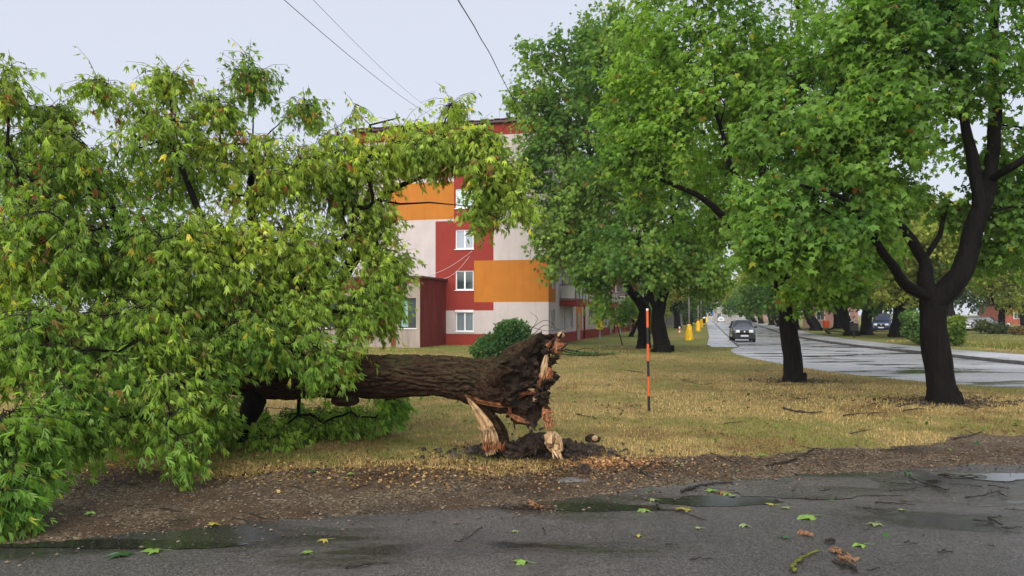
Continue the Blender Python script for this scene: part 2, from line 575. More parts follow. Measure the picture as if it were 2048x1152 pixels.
def verge_z(x, y):
    p = np.stack([x, y, 0 * x], -1)
    e1 = (y - a_edge(x)) + 0.55 * (fbm(p * 1.1, 4) - 0.5) + 0.18 * (fbm(p * 5 + 9, 3) - .5)
    e2 = (g_edge(x) - y) + 1.3 * (fbm(p * 0.8 + 40, 4) - 0.5) + 0.35 * (fbm(p * 4 + 70, 3) - .5)
    def ss(e, w): t = np.clip(e / w, 0, 1); return t * t * (3 - 2 * t)
    m = ss(e1 + 0.1, 0.35) * ss(e2 + 0.12, 0.35)
    z = -0.035 + 0.058 * m + m * (0.05 * (fbm(p * 2.2 + 5, 4) - 0.5) + 0.030 * (fbm(p * 11 + 3, 3) - 0.5))
    return z, m
xs = np.arange(-10.5, 15, 0.06)
ny = 95
gx = np.repeat(xs[:, None], ny, 1)
t01 = np.linspace(0, 1, ny)[None, :]
gy = (a_edge(xs)[:, None] - 0.45) * (1 - t01) + (g_edge(xs)[:, None] + 0.85) * t01
vz, vm = verge_z(gx.ravel(), gy.ravel())
vv = np.stack([gx.ravel(), gy.ravel(), vz], -1)
I, J = np.meshgrid(np.arange(len(xs) - 1), np.arange(ny - 1), indexing='ij')
q = (I * ny + J).ravel()
tag(np_mesh("gravel_verge", vv, np.stack([q, q + ny, q + ny + 1, q + 1], -1), M['verge'], smooth=True), kind='structure')

# loose stones on the verge
def scatter_gravel(n):
    x = RNG.uniform(-8.5, 10, n * 4)
    f = RNG.random(n * 4)
    y = (a_edge(x) - 0.5) * (1 - f) + (g_edge(x) + 0.5) * f
    z, m = verge_z(x, y)
    keep = (m > 0.35) | (RNG.random(len(x)) < 0.06 + 0.22 * (f < .18))
    keep &= fbm(np.stack([x, y, 0 * x], -1) * 0.9 + 20, 3) + 0.25 * RNG.random(len(x)) > 0.52
    x, y, z = x[keep][:n], y[keep][:n], np.maximum(z[keep][:n], 0.006)
    n = len(x)
    s = 0.006 + 0.018 * RNG.random(n) ** 3.0
    oc = np.array([(1, 0, 0), (-1, 0, 0), (0, 1, 0), (0, -1, 0), (0, 0, .6), (0, 0, -.4)])
    fc = np.array([(0, 2, 4), (2, 1, 4), (1, 3, 4), (3, 0, 4)])
    a = RNG.uniform(0, 6.28, n)
    j = RNG.uniform(0.6, 1.25, (n, 6, 3))
    v = oc[None] * j * s[:, None, None]
    ca, sa = np.cos(a)[:, None], np.sin(a)[:, None]
    v = np.stack([v[..., 0] * ca - v[..., 1] * sa, v[..., 0] * sa + v[..., 1] * ca, v[..., 2]], -1)
    v += np.stack([x, y, z + s * 0.3], -1)[:, None]
    fa = (fc[None] + 6 * np.arange(n)[:, None, None]).reshape(-1, 3)
    b = 0.035 + 0.16 * RNG.random(n) ** 2.2
    col = np.stack([b * 1.1, b * 0.86, b * 0.60], -1)
    tag(np_mesh("gravel", v.reshape(-1, 3), fa, M['grit'], col=np.repeat(col, 6, 0)), kind='stuff')
scatter_gravel(16000)

# grass blades of the dry lawn
def grass_blades(name, n, xr, yr, keepf, zf=0.0, green=0.0, size=1.0, dens=1.6):
    u = RNG.random(n)
    a, b = yr
    y = (a ** (1 - dens) + u * (b ** (1 - dens) - a ** (1 - dens))) ** (1 / (1 - dens))
    x = RNG.uniform(-1, 1, n)
    x = xr[0] + (x + 1) / 2 * (xr[1] - xr[0])
    x = x * y / 20.0
    k = keepf(x, y)
    x, y = x[k], y[k]
    n = len(x)
    far = np.sqrt(np.clip(y / 11.0, 1, 4))
    L = RNG.uniform(0.025, 0.07, n) * size * far
    w = RNG.uniform(0.003, 0.007, n) * size * far ** 1.3
    th = RNG.uniform(0, 6.28, n)
    tilt = RNG.uniform(0.15, 1.35, n)
    d = np.stack([np.cos(th) * np.sin(tilt), np.sin(th) * np.sin(tilt), np.cos(tilt)], -1)
    sd_ = np.stack([-np.sin(th), np.cos(th), 0 * th], -1)
    base = np.stack([x, y, np.full(n, zf)], -1)
    v = np.stack([base - sd_ * w[:, None], base + sd_ * w[:, None], base + d * L[:, None]], 1)
    p = np.stack([x, y, 0 * x], -1)
    g = np.clip((fbm(p * 0.45 + 3, 4) - 0.50) * 6.5 + (fbm(p * 2.6 + 13, 3) - .5) * 2.6 + 0.25 + .40 * np.clip((y - 26) / 14, 0, 1) + green + 0.5 * (RNG.random(n) - .5), 0, 1)
    br = np.clip((fbm(p * 0.8 + 33, 4) - 0.54) * 6 + (fbm(p * 3.1 + 63, 3) - .55) * 3, 0, 1) * (RNG.random(n) < .75)
    straw = np.array([0.58, 0.425, 0.168]) * (0.60 + .6 * RNG.random(n))[:, None]
    gr = np.array([0.185, 0.225, 0.045]) * (0.55 + 0.8 * RNG.random(n))[:, None]
    brn = np.array([0.20, 0.105, 0.045]) * (0.5 + 0.8 * RNG.random(n))[:, None]
    c = straw * (1 - g[:, None]) + gr * g[:, None]
    c = c * (1 - br[:, None]) + brn * br[:, None]
    tag(np_mesh(name, v.reshape(-1, 3), np.arange(3 * n).reshape(-1, 3), M['blade'], col=np.repeat(c, 3, 0)), kind='stuff')

def lawn_ok(x, y):
    z, m = verge_z(x, y)
    edge = (y > g_edge(x) - 0.3) & (RNG.random(len(x)) > m * 0.93)
    return edge & ~in_poly(x, y, road_poly) & ~in_poly(x, y, [(a, b) for a, b in WALK_L] + KERB_L[::-1])
grass_blades("dry_grass", 290000, (-20, 20), (8.8, 47), lawn_ok)
WR = np.array(WALK_R)
def right_ok(x, y): return (x > np.interp(y, WR[:, 1], WR[:, 0]) + 0.15)
grass_blades("roadside_grass", 40000, (10, 26), (30, 75), right_ok, 0.135, 0.12, 1.2, 1.2)
def strip_ok(x, y): return (x > np.interp(y, WR[:, 1], WR[:, 0]) + 1.2) & (fbm(np.stack([x, y, 0 * x], -1) * .35 + 8, 3) > .40)
grass_blades("tall_green_weeds", 16000, (12, 26), (36.5, 46), lambda x, y: strip_ok(x, y) & (x > 26), 0.135, 1.4, 2.6, 1.2)

# ================================================================== apartment building
YAW = math.radians(15.2)
CX, CY = 2.29, 47.0
cs, sn = math.cos(YAW), math.sin(YAW)
def gab(px, py):
    k = (px - 1024) / F
    t = (CX - k * CY) / (cs + sn * k)
    d = CY + sn * t
    return -t, H + (HOR - py) / F * d
def fac(px):
    k = (px - 1024) / F
    return (CY * k - CX) / (sn - cs * k)

def m_render(name, col, streak=0.25):
    t = NT(name)
    v = t.coord("Object")
    n = t.noise(v, 0.9, 6, 0.6)
    st = t.noise(t.coord("Object", (2.2, 2.2, 0.22)), 1.5, 5, 0.6)
    f = t.ramp(n, [(0.3, 0.90), (0.7, 1.06)])
    c = t.mix(1.0, tuple(col), f, 'MULTIPLY')
    c = t.mix(t.ramp(st, [(0.52, 0.0), (0.75, streak)] if streak < .5 else [(0.40, 0.0), (0.64, streak)]), c, tuple(0.55 * np.array(col)))
    nb = t.bump(t.noise(v, 60, 3), 0.25, 0.01)
    return t.done(t.pbsdf(c, 0.85, 0.2, 0, nb))
M['r_white'] = m_render("white render", (0.50, 0.445, 0.435), 0.30)
M['r_red'] = m_render("brick red render", (0.25, 0.034, 0.025), 0.3)
M['r_ochre'] = m_render("ochre render", (0.43, 0.155, 0.022), 0.25)
M['r_oldred'] = m_render("weathered red render", (0.20, 0.035, 0.032), 0.9)
M['r_grey'] = m_render("stained grey render", (0.34, 0.28, 0.24), 0.8)
M['pvc'] = m_plain("white plastic window frame", (0.78, 0.78, 0.80), 0.35, 0.5, var=0.04)
M['roofcap'] = m_plain("dark red metal capping", (0.055, 0.016, 0.016), 0.45, 0.5, var=0.2)
M['darkred'] = m_plain("dark red paint", (0.16, 0.022, 0.018), 0.5, 0.4, var=0.15)
M['yellowbox'] = m_plain("yellow enamel", (0.72, 0.47, 0.012), 0.45, 0.4, var=0.1)
M['greymetal'] = m_plain("grey metal", (0.30, 0.31, 0.32), 0.45, 0.5, 0.3, var=0.15)
M['old_frame'] = m_plain("old brown window frame", (0.10, 0.075, 0.065), 0.7, 0.3, var=0.3)

def m_pane(name, col, rough=0.06, curtain=None):
    t = NT(name)
    v = t.coord("Object", (9, 9, 0.4))
    c = t.mix(t.noise(v, 1.3, 3), tuple(0.7 * np.array(col)), tuple(1.3 * np.array(col)))
    return t.done(t.pbsdf(c, rough, 0.6))
M['pane_dark'] = m_pane("dark window pane", (0.030, 0.045, 0.050))
M['pane_curtain'] = m_pane("curtained window pane", (0.23, 0.27, 0.34))
M['pane_blind'] = m_pane("window pane with blind", (0.17, 0.21, 0.23))
M['pane_sky'] = m_pane("bright window pane", (0.42, 0.55, 0.60))  # pale sky reflection put into the pane's base colour
M['pane_teal'] = m_pane("teal curtain pane", (0.20, 0.36, 0.34))
M['pane_grey'] = m_pane("frosted balcony panel", (0.42, 0.44, 0.42), 0.3)

bld = thing("apartment_building", "white, red and ochre painted apartment block behind the fallen tree", "building", (CX, CY, 0), -YAW)
ROOF_Z = gab(900, 253)[1]
GW = -13.4           # far side of the gable (local x)
FL = 62.0            # length of the long facade

def wall_cells(parent, plane, rects, holes, ext, base, thick=0.0):
    """rects: (u0,u1,z0,z1,material,name) painted fields, later wins; builds ONE mesh per field, openings left out"""
    us = sorted({ext[0], ext[1], *[r[0] for r in rects], *[r[1] for r in rects], *[h[0] for h in holes], *[h[1] for h in holes]})
    zs = sorted({ext[2], ext[3], *[r[2] for r in rects], *[r[3] for r in rects], *[h[2] for h in holes], *[h[3] for h in holes]})
    us = [u for u in us if ext[0] - 1e-6 <= u <= ext[1] + 1e-6]
    zs = [z for z in zs if ext[2] - 1e-6 <= z <= ext[3] + 1e-6]
    fields = [MB() for _ in range(len(rects) + 1)]
    for a, b in zip(us[:-1], us[1:]):
        for c, d in zip(zs[:-1], zs[1:]):
            mu, mz = (a + b) / 2, (c + d) / 2
            if any(h[0] < mu < h[1] and h[2] < mz < h[3] for h in holes): continue
            w = 0
            for i, r in enumerate(rects):
                if r[0] < mu < r[1] and r[2] < mz < r[3]: w = i + 1
            fields[w].quad(plane(a, c, 0), plane(b, c, 0), plane(b, d, 0), plane(a, d, 0))
    for i, fb in enumerate(fields):
        if fb.n:
            fb.build("painted_field" if i else "wall", rects[i - 1][4] if i else base, parent, weld=True)

def window(parent, plane, u0, u1, z0, z1, pane='pane_dark', frame='pvc', depth=0.14, split=0.5, sill=True, pane2=None, fw=0.07):
    """recessed window: reveal+frame (part), two panes and sill (sub-parts)"""
    fr = MB()
    for (a, b, c, d) in ((u0, u1, z1 - fw, z1), (u0, u1, z0, z0 + fw), (u0, u0 + fw, z0 + fw, z1 - fw), (u1 - fw, u1, z0 + fw, z1 - fw)) + \
            (((u0 + (u1 - u0) * split - fw * .7, u0 + (u1 - u0) * split + fw * .7, z0 + fw, z1 - fw),) if split else ()):
        v = [plane(a, c, depth), plane(b, c, depth), plane(b, d, depth), plane(a, d, depth), plane(a, c, depth - .06), plane(b, c, depth - .06), plane(b, d, depth - .06), plane(a, d, depth - .06)]
        fr.add(v, [(0, 3, 2, 1), (4, 5, 6, 7), (0, 1, 5, 4), (1, 2, 6, 5), (2, 3, 7, 6), (3, 0, 4, 7)])
    w = fr.build("window", M[frame], parent)
    rv = MB()
    for (a, c, b, d) in ((u0, z0, u1, z0), (u1, z0, u1, z1), (u1, z1, u0, z1), (u0, z1, u0, z0)):
        rv.quad(plane(a, c, 0), plane(b, d, 0), plane(b, d, depth + .05), plane(a, c, depth + .05))
    rv.build("reveal", M['r_white'], w)
    cuts = [u0 + fw] + ([u0 + (u1 - u0) * split] if split else []) + [u1 - fw]
    for i, (a, b) in enumerate(zip(cuts[:-1], cuts[1:])):
        g = MB()
        e = fw * .7
        a2, b2 = a + (e if i else 0), b - (e if (split and i == 0) else 0)
        g.quad(plane(a2, z0 + fw, depth - .02), plane(b2, z0 + fw, depth - .02), plane(b2, z1 - fw, depth - .02), plane(a2, z1 - fw, depth - .02))
        g.build("pane", M[pane2 if (pane2 and i) else pane], w)
    if sill:
        sb = MB()
        v = [plane(u, z, q) for z in (z0 - .05, z0 - .005) for q in (depth - .06, -.06) for u in (u0 - .06, u1 + .06)]
        sb.add(v, [(0, 1, 3, 2), (4, 6, 7, 5), (0, 4, 5, 1), (2, 3, 7, 6), (0, 2, 6, 4), (1, 5, 7, 3)])
        sb.build("sill", M['pvc'], w)
    return w

gp = lambda u, z, dp: (u, dp, z)           # gable plane: local x = u, depth goes into building (+y)
PL = 0.72
rects = []
def R(px0, px1, py0, py1, m):
    rects.append((gab(px0, 500)[0], gab(px1, 500)[0] if px1 < 1097 else 0.0, gab((px0 + px1) / 2, py1)[1], gab((px0 + px1) / 2, py0)[1], M[m]))
R(871, 987, 441, 604, 'r_red')
R(780, 908, 366, 440, 'r_ochre')
R(908, 987, 345, 441, 'r_red')
R(700, 871, 604, 621, 'r_red')
R(871, 987, 604, 621, 'r_red')
R(948, 1097, 520, 604, 'r_ochre')
rects.append((GW, 0.0, ROOF_Z - 0.75, ROOF_Z, M['r_red']))
rects.append((GW, 0.0, 0.0, PL, M['r_red']))
holes = []
wins = [(377, 416, 'pane_sky', 'pane_sky'), (459, 498, 'pane_curtain', 'pane_curtain'), (541, 580, 'pane_dark', 'pane_dark'), (624, 663, 'pane_blind', 'pane_blind'), (295, 334, 'pane_curtain', 'pane_dark')]
for y0, y1, a, b in wins:
    u0 = gab(911, 500)[0]; u1 = gab(947, 500)[0]
    holes.append((u0, u1, gab(929, y1)[1], gab(929, y0)[1]))
wall_cells(bld, gp, rects, holes, (GW, 0.0, 0.0, ROOF_Z), M['r_white'])
for h, w in zip(holes, wins):
    ww = window(bld, gp, *h, w[2], pane2=w[3])
    if w[0] == 624:
        bx = MB(); bx.box((h[0] - .02, -.05, h[3] - .02), (h[1] + .02, .07, h[3] + .13)); bx.build("shutter_box", M['pvc'], ww, bevel=.01)

# long facade (local plane x = 0, u = local y, depth goes towards -x)
fp = lambda u, z, dp: (-dp, u, z)
ST = 2.67
F0 = 2.55
rects2 = [(0, FL, 0, PL, M['r_red']), (0, 2.2, gab(1096, 604)[1], gab(1096, 520)[1], M['r_ochre'])]
holes2, wspec = [], []
for k in range(4):
    o = 18.0 * k
    if o + 9.6 < FL:
        rects2.append((o + 9.6, min(o + 12.3, FL), PL, ROOF_Z - .7, M['r_ochre']))
    for (a, b, kind) in ((1.0, 1.95, 'n'), (3.9, 5.5, 'd'), (7.3, 8.3, 'n'), (13.2, 14.1, 'n'), (15.6, 17.1, 'n')):
        for f in range(5):
            z0 = PL + 0.25 + f * ST if kind == 'n' else PL + 0.1 + f * ST
            z1 = 2.28 + f * ST
            if o + b < FL and z1 < ROOF_Z - .9:
                holes2.append((o + a, o + b, z0, z1)); wspec.append(kind)
rects2.append((0, FL, ROOF_Z - 0.75, ROOF_Z, M['r_red']))
wall_cells(bld, fp, rects2, holes2, (0, FL, 0, ROOF_Z), M['r_white'])
for i, h in enumerate(holes2):
    if h[0] < 40 or h[2] < 4:
        window(bld, fp, *h, ('pane_dark', 'pane_curtain', 'pane_blind', 'pane_grey')[(i * 7) % 4], split=0.5 if wspec[i] == 'd' else 0, sill=False, depth=0.18)
    else:
        g = MB(); g.quad(fp(h[0], h[2], .1), fp(h[1], h[2], .1), fp(h[1], h[3], .1), fp(h[0], h[3], .1)); g.build("window", M['pane_dark'], bld)
bk = MB()
bk.quad((GW, 0, 0), (GW, FL, 0), (GW, FL, ROOF_Z), (GW, 0, ROOF_Z)); bk.quad((GW, FL, 0), (0, FL, 0), (0, FL, ROOF_Z), (GW, FL, ROOF_Z))
bk.build("back_wall", M['r_white'], bld)
rf = MB(); rf.box((GW - .25, -.25, ROOF_Z), (.25, FL + .25, ROOF_Z + .14)); roof = rf.build("roof", M['roofcap'], bld)
# capping tiles along the gable
tm = MB(); tm.box((0, -.34, 0), (.40, -.02, .07)); t0 = tm.build("capping_tile", M['roofcap'], roof, bevel=.02)
n_t = int(-GW / .43)
for i in range(n_t):
    o = t0 if i == 0 else t0.copy()
    if i: C.objects.link(o); o.parent = roof
    o.location = (GW + .43 * i, 0, ROOF_Z + .14 + .02 * (i % 2)); o.rotation_euler = (0, random.uniform(-.05, .05), 0)
am = MB(); p = gab(975, 240); am.tube([(p[0], 3, ROOF_Z), (p[0] - .08, 3, ROOF_Z + 1.9)], .02, 5); am.build("antenna", M['greymetal'], roof)
# balconies
def balcony(u0, u1, f):
    z = F0 + f * ST
    b = MB(); b.box((0.0, u0, z), (1.15, u1, z + .36)); bal = b.build("balcony", M['r_red'], bld, bevel=.02)
    r = MB()
    zt = z + 1.40
    for (a, c) in (((1.12, u0), (1.12, u1)), ((0.0, u0), (1.12, u0)), ((0.0, u1), (1.12, u1))):
        r.tube([(a[0], a[1], zt), (c[0], c[1], zt)], .035, 5); r.tube([(a[0], a[1], z + .46), (c[0], c[1], z + .46)], .03, 5)
    for u in np.linspace(u0, u1, 5): r.tube([(1.12, u, z + .36), (1.12, u, zt + .02)], .03, 5)
    r.build("railing", M['darkred'], bal)
    uu = np.linspace(u0, u1, 5)
    for a, c in zip(uu[:-1], uu[1:]):
        g = MB(); g.box((1.09, a + .05, z + .50), (1.11, c - .05, zt - .05)); g.build("panel", M['pane_grey'], bal)
    for u in (u0 + .02, u1 - .02):
        g = MB(); g.box((.08, u - .01, z + .50), (1.05, u + .01, zt - .05)); g.build("panel", M['pane_grey'], bal)
for k in range(3):
    for (a, b) in ((3.4, 8.5), (15.2, 20.2)):
        if 18 * k + b < FL:
            for f in range(4): balcony(18 * k + a, 18 * k + b, f)
for k in range(3):
    pm = MB(); pm.tube([(.10, 18 * k + 12.75, 0.1), (.10, 18 * k + 12.75, ROOF_Z - .1)], .075, 8); pm.build("downpipe", M['darkred'], bld, smooth=True)
    dm = MB(); dm.box((0, 18 * k + 10.0, 0.05), (.08, 18 * k + 10.9, 2.05)); dr = dm.build("door", M['greymetal'], bld, bevel=.01)
    hm = MB(); hm.box((.08, 18 * k + 10.05, 1.0), (.12, 18 * k + 10.12, 1.12)); hm.build("handle", M['roofcap'], dr)

# yellow meter boxes on posts along the long facade
b0 = None
for i, px in enumerate((1177, 1222.5, 1258)):
    s = fac(px) * 0.97
    w = Matrix.Rotation(-YAW, 4, 'Z') @ Vector((1.0, s, 0)) + Vector((CX, CY, 0))
    lab = ["yellow meter box on a post, nearest along the apartment wall", "yellow meter box on a post, second along the apartment wall", "yellow meter box farthest along the apartment wall"][i]
    if b0 is None:
        b0 = thing("meter_box", lab, "meter box", w, -YAW, "yellow meter boxes along the apartment wall")
        m = MB(); m.box((-.2, -.62, .75), (.2, .62, 1.95)); m.build("box", M['yellowbox'], b0, bevel=.03)
        m = MB(); m.tube([(0, -.25, 0), (0, -.25, .76)], .04, 6); m.build("post", M['greymetal'], b0)
        m = MB(); m.tube([(0, .25, 0), (0, .25, .76)], .04, 6); m.build("post", M['greymetal'], b0)
        m = MB(); m.box((.2, -.52, .85), (.212, .52, 1.85)); dd = m.build("door", M['yellowbox'], b0)
        m = MB(); m.box((.212, .40, 1.28), (.235, .44, 1.42)); m.build("handle", M['greymetal'], dd)
    else:
        b = copy_tree(b0); b.location = w; tag(b, lab)

# ---------------------------------------------------------------- low annex
sA = 4.46
ax, ay = -6.82, -sA            # local corner of the annex in the building's frame
wloc = Matrix.Rotation(-YAW, 4, 'Z') @ Vector((ax, ay, 0)) + Vector((CX, CY, 0))
anx = thing("annex", "low weathered annex with peeling red side wall beside the apartment block", "building", wloc, -YAW)
AH = 4.15
AW = -15.0
ap = lambda u, z, dp: (u, dp, z)
hol = [(-1.35, -0.25, 1.15, 2.95)] + [(-1.35 - 1.75 * k, -0.25 - 1.75 * k - .05, 1.15, 2.95) for k in range(1, 7)]
wall_cells(anx, ap, [(-15.0, 0, 3.25, AH, M['r_oldred']), (-1.2, 0.0, 3.02, 3.82, M['r_grey'])], hol, (AW, 0, 0, AH), M['r_grey'])
for i, h in enumerate(hol):
    window(anx, ap, *h, 'pane_teal' if i == 0 else 'pane_dark', 'old_frame', depth=0.22, pane2='pane_dark')
for k in range(6):
    pm = MB(); u = -1.95 - 1.75 * k + .25; pm.box((u - .14, -.07, 0), (u + .14, .02, 3.2)); pm.build("pilaster", M['r_oldred'] if k % 2 == 0 else M['r_grey'], anx, bevel=.01)
sw = MB(); sw.quad((0, 0, 0), (0, sA, 0), (0, sA, AH), (0, 0, AH)); sw.build("side_wall", M['r_oldred'], anx)
rm = MB(); rm.box((AW, -.14, AH), (.12, sA - .01, AH + .12)); rm.build("roof", M['roofcap'], anx)
em = MB(); em.box((-1.5, -.2, .02), (-.2, 0.0, .9)); 

# cables strung over the gable
cm = MB()
for (a, b, sg) in (((945, 502), (835, 556), 10), ((940, 512), (872, 559), 14)):
    pts = []
    for t in np.linspace(0, 1, 14):
        u, z = gab(a[0] + (b[0] - a[0]) * t, a[1] + (b[1] - a[1]) * t + sg * math.sin(math.pi * t))
        pts.append((u, -.06, z))
    cm.tube(pts, .010, 4)
cm.build("wall_cable", M['pvc'], bld)
# ================================================================== trees
def leaflet(ox, oy, ang, L, w, fold=0.18, droop=0.25):
    """one pointed leaflet: six points, two quads"""
    pts = [(0, 0), (w * .5, L * .38), (0, L), (-w * .5, L * .38)]
    zz = [0, fold * w - droop * L * .1, -droop * L, fold * w - droop * L * .1]
    ca, sa = math.cos(ang), math.sin(ang)
    v = [(ox + x * ca + y * sa, oy - x * sa + y * ca, z) for (x, y), z in zip(pts, zz)]
    return v, [(0, 1, 2), (0, 2, 3)]

def compound(n, seed):
    rr = random.Random(seed)
    V, Fc = [], []
    def put(*a):
        v, f = leaflet(*a)
        Fc.extend([tuple(i + len(V) for i in q) for q in f]); V.extend(v)
    put(0, 0.42, rr.uniform(-.15, .15), 0.66, 0.17)
    for k in range((n - 1) // 2):
        y = 0.42 - 0.22 * k
        for s in (-1, 1):
            put(0, y, s * rr.uniform(.25, .62), 0.62 - .06 * k, 0.145)
    for i, (x, y, z) in enumerate(V): V[i] = (x, y, z - 0.10 * y * y)
    return np.array(V), np.array(Fc)
ELDER = [compound(5, 1), compound(5, 2), compound(3, 3)]

def fan_leaf(outline, cx, cy, cup=0.10):
    V = [(cx, cy, 0.0)] + [(x, y, -cup * ((x - cx) ** 2 + (y - cy) ** 2) * (1.6 if abs(x) > .3 else 1.0)) for x, y in outline]
    n = len(outline)
    return np.array(V), np.array([(0, 1 + i, 1 + (i + 1) % n) for i in range(n)])
half = [(.44, -.05), (.33, .16), (.64, .46), (.27, .44), (.19, .66)]
MAPLE = [fan_leaf([(0, 0)] + half + [(0, 1.0)] + [(-x, y) for x, y in half[::-1]], 0, .34, c) for c in (.22, .55)]
half2 = [(.50, .08), (.30, .30), (.52, .58), (.20, .58)]
MAPLE_FAR = [fan_leaf([(0, 0)] + half2 + [(0, 1.0)] + [(-x, y) for x, y in half2[::-1]], 0, .30, .2)]
KITE = [(np.array([(0, 0, 0), (.45, .35, -.08), (0, 1, -.15), (-.45, .35, -.08)]), np.array([(0, 1, 2), (0, 2, 3)]))]
OVAL = [(np.array([(0, 0, 0), (.30, .35, .05), (.22, .75, 0), (0, 1, -.1), (-.22, .75, 0), (-.30, .35, .05)]), np.array([(0, 1, 2, 3), (0, 3, 4, 5)]))]

def leaf_mesh(name, pos, tip, nrm, size, col, tmpl, mat, parent):
    """one mesh of many leaves: template instances with +Y along tip and +Z along nrm"""
    y = unit(tip)
    x = unit(np.cross(y, nrm) + 1e-6)
    z = np.cross(x, y)
    which = RNG.integers(0, len(tmpl), len(pos))
    Vs, Fs, Cs, off = [], [], [], 0
    for k, (tv, tf) in enumerate(tmpl):
        m = which == k
        if not m.any(): continue
        sx = size[m] * RNG.uniform(.85, 1.1, m.sum())
        w = (x[m][:, None, :] * (tv[None, :, 0:1] * sx[:, None, None]) + y[m][:, None, :] * (tv[None, :, 1:2] * size[m][:, None, None]) + z[m][:, None, :] * (tv[None, :, 2:3] * size[m][:, None, None]))
        w += pos[m][:, None, :]
        n = m.sum()
        Vs.append(w.reshape(-1, 3))
        Fs.append((tf[None] + (off + len(tv) * np.arange(n))[:, None, None]).reshape(-1, tf.shape[1]))
        Cs.append(np.repeat(col[m], len(tv), 0))
        off += n * len(tv)
    return np_mesh(name, np.concatenate(Vs), np.concatenate(Fs), mat, parent, np.concatenate(Cs))

def lobes_sample(lobes, zmin=0.15):
    """lobes: (px, py, rpx, rpy, d, rdepth, count)"""
    out = []
    for (px, py, rx, ry, d, rd, n) in lobes:
        c = P(px, py, d)
        u = unit(RNG.normal(size=(n, 3))) * (RNG.random(n) ** (1 / 2.4))[:, None]
        q = c + u * np.array([rx / F * d, rd, ry / F * d])
        out.append(q[q[:, 2] > zmin])
    return np.concatenate(out)

def grow(skel, att, bf=0.35, maxseg=0.6, tip=0.005, pw=2.25, sag=0.05):
    """skel: list of polylines [(xyz, radius)...]; a line whose first entry is an int tuple ('from', line, idx) starts on another line.
    Every attractor is joined to the cheapest node (distance + bf * path length)."""
    pos, par, rad, path = [], [], [], []
    lines = []
    for ln in skel:
        ids = []
        prev = -1
        if isinstance(ln[0][0], str):
            prev = lines[ln[0][1]][ln[0][2]]
            ids.append(prev)
            ln = ln[1:]
        for p, r in ln:
            p = np.asarray(p, float)
            pos.append(p); par.append(prev); rad.append(r)
            path.append(0 if prev < 0 else path[prev] + np.linalg.norm(p - pos[prev]))
            prev = len(pos) - 1
            ids.append(prev)
        lines.append(ids)
    nh = len(pos)
    n = len(att)
    best = np.full(n, 1e9); bp = np.zeros(n, int)
    free = np.ones(n, bool)
    def relax(k):
        d = np.linalg.norm(att - pos[k], axis=1)
        c = d * (1 + bf) + bf * path[k]
        m = c < best
        best[m] = c[m]; bp[m] = k
    for k in range(nh): relax(k)
    attid = np.zeros(n, int)
    for _ in range(n):
        i = int(np.argmin(np.where(free, best, 1e12)))
        free[i] = False
        k = bp[i]
        a, b = pos[k], att[i]
        L = np.linalg.norm(b - a)
        m = max(1, int(L / maxseg))
        bend = RNG.normal(size=3) * 0.10 * L
        prev = k
        for s in range(1, m + 1):
            t = s / m
            p = a + (b - a) * t + bend * math.sin(math.pi * t) + np.array([0, 0, sag * L * math.sin(math.pi * t)])
            pos.append(p); par.append(prev); rad.append(0); path.append(path[prev] + L / m)
            prev = len(pos) - 1
            relax(prev)
        attid[i] = prev
    N = len(pos)
    acc = np.zeros(N)
    kids = [[] for _ in range(N)]
    for k in range(N):
        if par[k] >= 0: kids[par[k]].append(k)
    R_ = np.zeros(N)
    for k in range(N - 1, -1, -1):
        pass
    order = np.argsort(-np.array(path), kind='stable')
    for k in order:
        v = acc[k] ** (1 / pw) if acc[k] > 0 else tip
        if k < nh: v = max(rad[k], 0.004)
        R_[k] = v
        if par[k] >= 0: acc[par[k]] += v ** pw
    for k in np.argsort(np.array(path), kind='stable'):
        if par[k] >= 0: R_[k] = min(R_[k], R_[par[k]] * 0.98)
    return np.array(pos), np.array(par), R_, kids, attid, nh, lines

